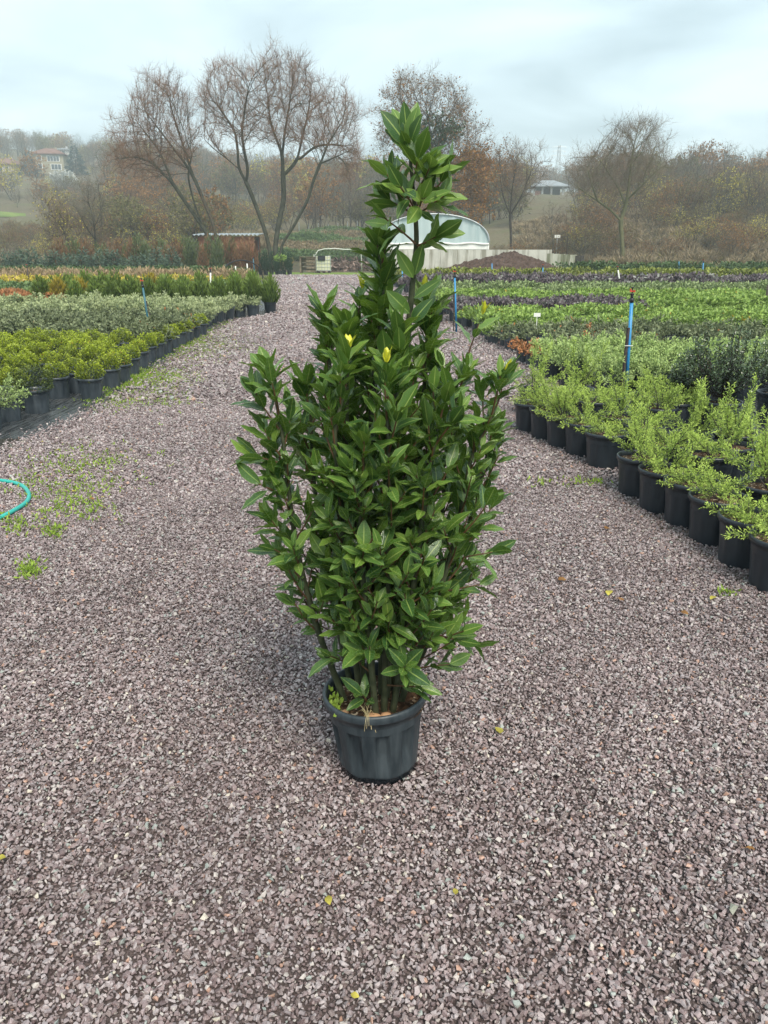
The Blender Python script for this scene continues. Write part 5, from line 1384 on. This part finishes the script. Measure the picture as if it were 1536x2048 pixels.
grove([(rng.uniform(1330, 1560), rng.uniform(78, 96), rng.uniform(.55, .85), rng.choice((0, 1, 1, 2, 3, 3, 6))) for _ in range(22)], PT, 'bare_tree', 'bare thicket tree on the right bank beyond the spreading tree', 'tree', 'thicket trees on the right bank')
grove([(rng.uniform(1100, 1330), rng.uniform(86, 100), rng.uniform(.42, .62), rng.choice((0, 1, 2, 4))) for _ in range(9)], PT, 'bare_tree', 'low bare tree behind the spreading green-trunked tree', 'tree', 'low trees behind the spreading tree')
grove([(rng.uniform(215, 430), rng.uniform(80, 100), rng.uniform(.55, .85), rng.choice((0, 1, 2, 2, 4, 5))) for _ in range(16)], PT, 'bare_tree', 'brownish bare tree in the thicket behind the left willow', 'tree', 'thicket trees behind the left willow')
grove([(rng.uniform(1095, 1560), rng.uniform(66, 84), rng.uniform(.55, 1.0), rng.randrange(4)) for _ in range(60)], SH, 'brush_shrub', 'bare brushwood shrub on the lower right bank', 'shrub', 'brushwood on the right bank')
grove([(rng.uniform(985, 1110), rng.uniform(64, 72), rng.uniform(.4, .75), rng.randrange(4)) for _ in range(16)], SH, 'brush_shrub', 'bare shrub behind the concrete wall right of the greenhouse', 'shrub', 'shrubs behind the concrete wall')
grove([(rng.uniform(-10, 400), rng.uniform(64, 84), rng.uniform(.55, 1.0), rng.randrange(4)) for _ in range(42)], SH, 'brush_shrub', 'bare shrub in the rough ground left of the shed', 'shrub', 'shrubs left of the shed')
grove([(rng.uniform(500, 590), rng.uniform(62.5, 64), rng.uniform(.35, .5), 2 + i % 2) for i in range(5)], SH, 'brush_shrub', 'yellowish shrub at the foot of the right willow', 'shrub', 'shrubs at the willow foot')
# dry undergrowth on the rough ground
br = np.random.default_rng(12); tuft = []
for k in range(3):
    c = clump(150, .5, .55, .45, .05, 600 + k, up=1.3, shell=.1); tuft.append(c.mesh('tuft', M['brush']))
n = 2600; s = np.concatenate((br.uniform(.16, .56, n // 2), br.uniform(-.56, -.14, n // 2))); y = br.uniform(63.5, 112, n) ; x = s * y
k = ~((x > -10) & (x < 17) & (y < 78)); x, y = x[k], y[k]; n = len(x)
Rt = np.zeros((n, 3)); Rt[:, 2] = br.uniform(0, 6.28, n)
o = scatter('undergrowth', np.stack((x, y, gz(x, y) - .05), 1), Rt, br.uniform(.5, 1.5, n)[:, None] * np.ones((1, 3)), br.integers(0, 3, n), proto_collection('tuft_shapes', tuft))
stuff(o, 'dry brown grass and brambles covering the rough banks', 'undergrowth')
n = 900; s = np.concatenate((br.uniform(-.58, -.12, n * 2 // 3), br.uniform(.24, .58, n - n * 2 // 3))); y = br.uniform(84, 150, n); x = s * y
k = ~((s > -.235) & (s < -.135) & (y > 126)) & ~((s < -.38) & (y > 116)) & ~((s > -.21) & (y < 114) & (s < .02)); x, y = x[k], y[k]; n = len(x)
Rt = np.zeros((n, 3)); Rt[:, 2] = br.uniform(0, 6.28, n)
o = scatter('thicket', np.stack((x, y, gz(x, y) - .1), 1), Rt, (br.uniform(.8, 1.5, n) * np.where(x / y < -.38, .55, 1))[:, None] * np.ones((1, 3)), br.integers(0, 4, n), proto_collection('thicket_shapes', SH))
stuff(o, 'tangled brown thicket on the lower valley side', 'thicket')
# far woods: one mass on the valley side
n = 2700; s = br.uniform(-.62, .62, n); y = 112 + 340 * br.random(n) ** 1.15; x = s * y
k = ~((s > .165) & (s < .235) & (y < 260)) & ~((s > -.235) & (s < -.135) & (y < 178)) & ~((s < -.40) & (s > -.50) & (y < 166)) & ~((s > -.455) & (s < -.395) & (y > 225) & (y < 300)) & ~((s < -.36) & (y > 215) & (y < 275)) & ~((s > .18) & (s < .25) & (y > 215) & (y < 290))
k &= ~((s > -.18) & (s < -.11) & (y > 322) & (y < 375)); x, y = x[k], y[k]; n = len(x)
Rt = np.zeros((n, 3)); Rt[:, 2] = br.uniform(0, 6.28, n)
fs_ = br.uniform(.75, 1.4, n) * np.where((x / y < -.33) & (y < 290), .55, 1) * np.where(y < 150, .75, 1)
o = scatter('far_woods', np.stack((x, y, gz(x, y) - .3), 1), Rt, fs_[:, None] * np.ones((1, 3)), br.choice(7, n, p=(.2, .17, .18, .15, .14, .11, .05)), proto_collection('far_tree_shapes', PT))
stuff(o, 'hazy bare autumn woods covering the valley side', 'woods')
# conifers and single trees on the left ridge
def conifer(seed, h, w, n=1500, mat='conifer_dark'):
    return clump(n, w / 2, h, h * .10, h * .028, seed, lambda q: np.clip(1.02 - q, .03, 1) * (.75 + .25 * np.sin(q * 34)), up=-.15, shell=.35, lump=.12, jit=.3).mesh('conifer', M[mat])
for px, pyb, pyt, Y, w, lb in ((152, 338, 287, 262, 7.5, 'dark blue conifer right of the cream house on the hill'), (60, 350, 300, 255, 7.5, 'dark conifer left of the cream house on the hill')):
    b = AT(px, pyb, Y); b[2] = gz1(b[0], Y) - .3; h = AT(px, pyt, Y)[2] - b[2]
    t = thing('conifer_tree', b, lb, 'tree'); link('crown', conifer(px, h * .94, w), t, (0, 0, h * .06)); MB().tube([(0, 0, 0), (0, 0, h * .5)], [.25, .12], 6).build('trunk', M['bark_dark'], t)
for i, (px, Y, k, s, lb) in enumerate(((88, 210, 4, 1.2, 'orange-brown tree on the slope below the cream house'), (36, 190, 6, 1.3, 'yellowish tree at the left on the slope'), (245, 235, 5, 1.5, 'olive green tree on the slope right of the conifers'))):
    tag(link('slope_tree', PT[k], None, plant_at(px, Y), i, s), lb, 'tree')
c = clump(700, 3.2, 3.4, .9, .35, 77, up=.9, shell=.4, lump=.12); M['pale_leaf'] = mk_foliage('pale_silver_leaves', (.38, .40, .38), (.62, .64, .60), .8, .2)
b = plant_at(142, 215); t = thing('pale_bush', b, 'pale silvery dome-shaped bush below the cream house', 'bush'); link('crown', c.mesh('crown', M['pale_leaf']), t, (0, 0, .6)); MB().tube([(0, 0, 0), (0, 0, 2)], .2, 6).build('trunk', M['bark_dark'], t)

# rows of young conifers at the left end of the nursery
colm = lambda q: np.clip(1.05 - q ** 3, .05, 1) * np.clip(q * 6 + .35, 0, 1)
CB = [clump(420, .62, 1.5, .24, .07, 700 + k, lambda q: np.clip(1.1 - q, .05, 1), up=.4, shell=.3).mesh('crown', M['conifer_blue']) for k in range(3)]
CC = [clump(420, .38, 2.0, .26, .05, 710 + k, colm, up=2.5, shell=.3, lump=.2).mesh('crown', M['cypress_green']) for k in range(2)]
CR = [clump(420, .36, 1.9, .26, .05, 720 + k, colm, up=2.5, shell=.3, lump=.2).mesh('crown', M['cypress_brown']) for k in range(2)]
TK = MB().tube([(0, 0, 0), (0, 0, .5)], .03, 5).mesh('trunk', M['bark_dark'])
rng.seed(5)
def young(name, me, px, Y, s, label, group):
    x = (px - 768) / FPX * (Y * CP + CAMZ * SP); t = thing(name, (x, Y, 0), label, 'conifer', group, rng.uniform(0, 6)); t.scale = (s, s, s)
    link('crown', me, t, (0, 0, .08)); link('trunk', TK, t)
for i in range(30):
    px = 8 + i * 12 + rng.uniform(-4, 4); young('blue_conifer', rng.choice(CB), px, rng.uniform(48.5, 51), rng.uniform(.7, 1.05), 'bushy blue-green young conifer in the row behind the dark hedge', 'young blue-green conifers')
for i in range(44):
    px = 120 + i * 9 + rng.uniform(-4, 4)
    if px > 505: continue
    brown = rng.random() < (.62 if px > 300 or px < 260 else .3)
    young('brown_cypress' if brown else 'green_cypress', rng.choice(CR if brown else CC), px, rng.uniform(52, 55), rng.uniform(.85, 1.2),
          ('red-brown dying cypress' if brown else 'dull green narrow cypress') + ' in the row left of the willows', 'brown cypresses' if brown else 'green cypresses')
CY = clump(420, .20, 1.35, .16, .035, 730, colm, up=2.5, shell=.3, z0=.22); CYm = CY.mesh('crown', M['cypress_pot'])
for i, px in enumerate((512, 519, 526, 533, 541, 549, 556, 566, 574, 580)):
    x = (px - 768) / FPX * (53.5 * CP + CAMZ * SP); t = thing('potted_cypress', (x, 53.5 + (i % 3) * .6, .0), 'narrow dark cypress in a black pot at the foot of the willows', 'cypress', 'potted cypresses at the willow foot', i)
    sc_ = .8 + .25 * ((i * 7) % 5) / 5; t.scale = (sc_, sc_, sc_); link('crown', CYm, t); link('pot', POT['pot_big'][0], t)
x = (562 - 768) / FPX * (52.6 * CP + CAMZ * SP); t = thing('yellow_shrub', (x, 52.4, 0), 'yellow-green leafy shrub among the potted cypresses', 'shrub'); link('crown', clump(120, .32, .4, .2, .09, 5, up=.6, z0=.85).mesh('crown', M['creep_green']), t); MB().tube([(0, 0, .2), (0, 0, 1.0)], .02, 6).build('trunk', M['bark_dark'], t); link('pot', POT['pot_big'][0], t)

# ------------------------------------------------------------------ houses, pavilion, pylon
M['cream_wall'] = mk('cream_render', (.27, .25, .175), (.34, .31, .22), .4, .9, .2)
M['pink_wall'] = mk('pinkish_render', (.42, .33, .28), (.52, .42, .36), .4, .9, .2)
M['red_roof'] = mk('red_tile_roof', (.15, .085, .068), (.22, .125, .10), 1.2, .9, .2)
M['slate_roof'] = mk('grey_roof', (.20, .23, .25), (.30, .33, .35), 1.2, .8, .2)
M['window_frame'] = mk('white_frame', (.72, .72, .70), (.80, .80, .78), 2, .6, .3)
t = NT('window_glass'); t.base((.06, .08, .09)); t.set(.08, .6); M['glass'] = t.m
M['white_wall'] = mk('whitewash', (.44, .44, .42), (.54, .54, .52), .5, .9, .2)
def hip_roof(mb, w, d, z, h, ov):
    W2, D2 = w / 2 + ov, d / 2 + ov; r = max(.3, W2 - D2 * .8)
    V = [(-W2, -D2, z), (W2, -D2, z), (W2, D2, z), (-W2, D2, z), (-r, 0, z + h), (r, 0, z + h), (-W2, -D2, z - .25), (W2, -D2, z - .25), (W2, D2, z - .25), (-W2, D2, z - .25)]
    mb.add(V, [(0, 1, 5, 4), (1, 2, 5), (2, 3, 4, 5), (3, 0, 4), (6, 7, 1, 0), (7, 8, 2, 1), (8, 9, 3, 2), (9, 6, 0, 3), (9, 8, 7, 6)])
def house(px, pyb, Y, w, d, h, rh, wall, roof, wins, label, rz=0, base=3.0):
    p = AT(px, pyb, Y); p[2] = AT(px, pyb, Y)[2]
    t = thing('house', p, label, 'house', None, rz)
    MB().box((0, 0, h / 2 - base / 2), (w, d, h + base)).build('wall', M[wall], t)
    rm_ = MB(); hip_roof(rm_, w, d, h, rh, .7); ro = rm_.build('roof', M[roof], t)
    MB().box((w * .18, d * .1, h + rh * .8), (.6, .6, 1.6)).build('chimney', M[wall], ro)
    for (x, z, ww, hh) in wins:
        f = MB(); f.box((x, -d / 2 - .03, z), (ww + .25, .12, hh + .25)); fo = f.build('window', M['window_frame'], t)
        nw = max(1, round(ww / .9))
        for k in range(nw): MB().box((x - ww / 2 + (k + .5) * ww / nw, -d / 2 - .10, z), (ww / nw - .12, .04, hh)).build('pane', M['glass'], fo)
    return t
house(105, 341, 270, 9.2, 8, 4.6, 1.9, 'cream_wall', 'red_roof', [(-2.6, 3.2, 1.3, 1.1), (1.6, 3.1, 3.6, 1.4), (-2.6, .9, 1.2, 1.2), (2.2, .7, 3.0, 1.5)], 'cream house with a red hipped roof on the left hill', .15)
house(15, 352, 265, 9.0, 7, 3.2, 2.0, 'pink_wall', 'red_roof', [(-1.8, 1.7, 1.1, 1.3), (.2, 1.7, 1.1, 1.3), (2.2, 1.7, 1.1, 1.3)], 'low pinkish house with a red roof at the left picture edge', -.1)
house(128, 313, 330, 6.5, 6, 2.2, .8, 'white_wall', 'slate_roof', [(-1.2, 1.1, 1.2, .9), (1.2, 1.1, 1.2, .9)], 'small white house on the ridge above the cream one', 0)
house(208, 322, 330, 5.0, 5, 2.0, .8, 'white_wall', 'red_roof', [(0, 1.0, 1.4, .9)], 'small white house half hidden behind the left willow crown', 0)
pv_p = AT(1093, 402, 235); pv = thing('pavilion', pv_p, 'open pavilion with a grey hipped roof on the far slope right of the greenhouse', 'pavilion')
MB().box((0, 0, -1.2), (9.0, 7, 3.4)).build('podium', M['white_wall'], pv)
MB().box((.8, 2.6, 1.9), (6.8, .3, 2.8)).build('rear_wall', M['bark_dark'], pv)  # dark colour stands in for the shade inside the opening
for x in (-4.2, -1.9, .6, 3.8): MB().box((x, -3.0, 1.95), (.45, .45, 2.9)).build('column', M['white_wall'], pv)
MB().box((-3.2, -2.9, 1.5), (1.6, .25, 2.0)).build('infill_wall', M['brick'], pv)
rm_ = MB(); hip_roof(rm_, 9.2, 7.4, 3.7, 1.7, .8); rm_.build('roof', M['slate_roof'], pv)
pb = AT(1115, 352, 470); pb[2] = gz1(pb[0], 470); ph = AT(1115, 290, 470)[2] - pb[2]
py_ = thing('power_pylon', pb, 'lattice power pylon on the skyline right of the greenhouse', 'pylon')
mb = MB()
for sx in (-1, 1):
    for sy in (-1, 1): mb.tube([(sx * 1.9, sy * 1.9, 0), (sx * .5, sy * .5, ph)], .12, 4)
nz_ = 12
for i in range(nz_):
    z0, z1 = ph * i / nz_, ph * (i + 1) / nz_; w0, w1 = 1.9 - 1.4 * i / nz_, 1.9 - 1.4 * (i + 1) / nz_
    for s in (-1, 1): mb.tube([(-w0, s * w0, z0), (w1, s * w1, z1)], .07, 4); mb.tube([(w0, s * w0, z0), (-w1, s * w1, z1)], .07, 4)
mb.build('tower', M['metal'], py_)
for z in (.80, .88, .96): MB().tube([(-4, 0, ph * z), (0, 0, ph * z + .5), (4, 0, ph * z)], .12, 4).build('cross_arm', M['metal'], py_)
for i, (z, dx) in enumerate(((.80, -4), (.88, -4), (.96, -4))):
    a = pb + np.array((dx, 0, ph * z)); b = AT(930, 302 - i * 8, 520)
    L_ = [a + (b - a) * q + np.array((0, 0, -5 * 4 * q * (1 - q))) for q in np.linspace(0, 1, 24)]
    tag(MB().tube(L_, .05, 4).build('power_line', M['metal']), 'power line running left from the pylon, ' + ('lowest', 'middle', 'highest')[i], 'cable')
p = plant_at(1115, 78); sg = thing('sign_post', p, 'small white sign on a thin post on the slope left of the green-trunked tree', 'sign')
MB().tube([(0, 0, 0), (0, 0, 1.8)], .03, 6).build('post', M['metal'], sg); MB().box((0, -.05, 1.9), (.55, .04, .28)).build('plate', M['white_plastic'], sg)

# ------------------------------------------------------------------ autumn mist over the valley
hz_ = MB(); hz_.box((0, 330, 38), (1500, 760, 82)); haze = hz_.build('haze', None)
haze.data.materials.clear()
hm = bpy.data.materials.new('mist'); hm.use_nodes = True; ht = hm.node_tree; ht.nodes.clear()
pvn = ht.nodes.new('ShaderNodeVolumePrincipled'); pvn.inputs['Color'].default_value = (.86, .95, .98, 1); pvn.inputs['Density'].default_value = .0012; pvn.inputs['Anisotropy'].default_value = .2
on = ht.nodes.new('ShaderNodeOutputMaterial'); ht.links.new(pvn.outputs[0], on.inputs['Volume'])
haze.data.materials.append(hm)
stuff(haze, 'thin pale mist over the valley', 'haze')
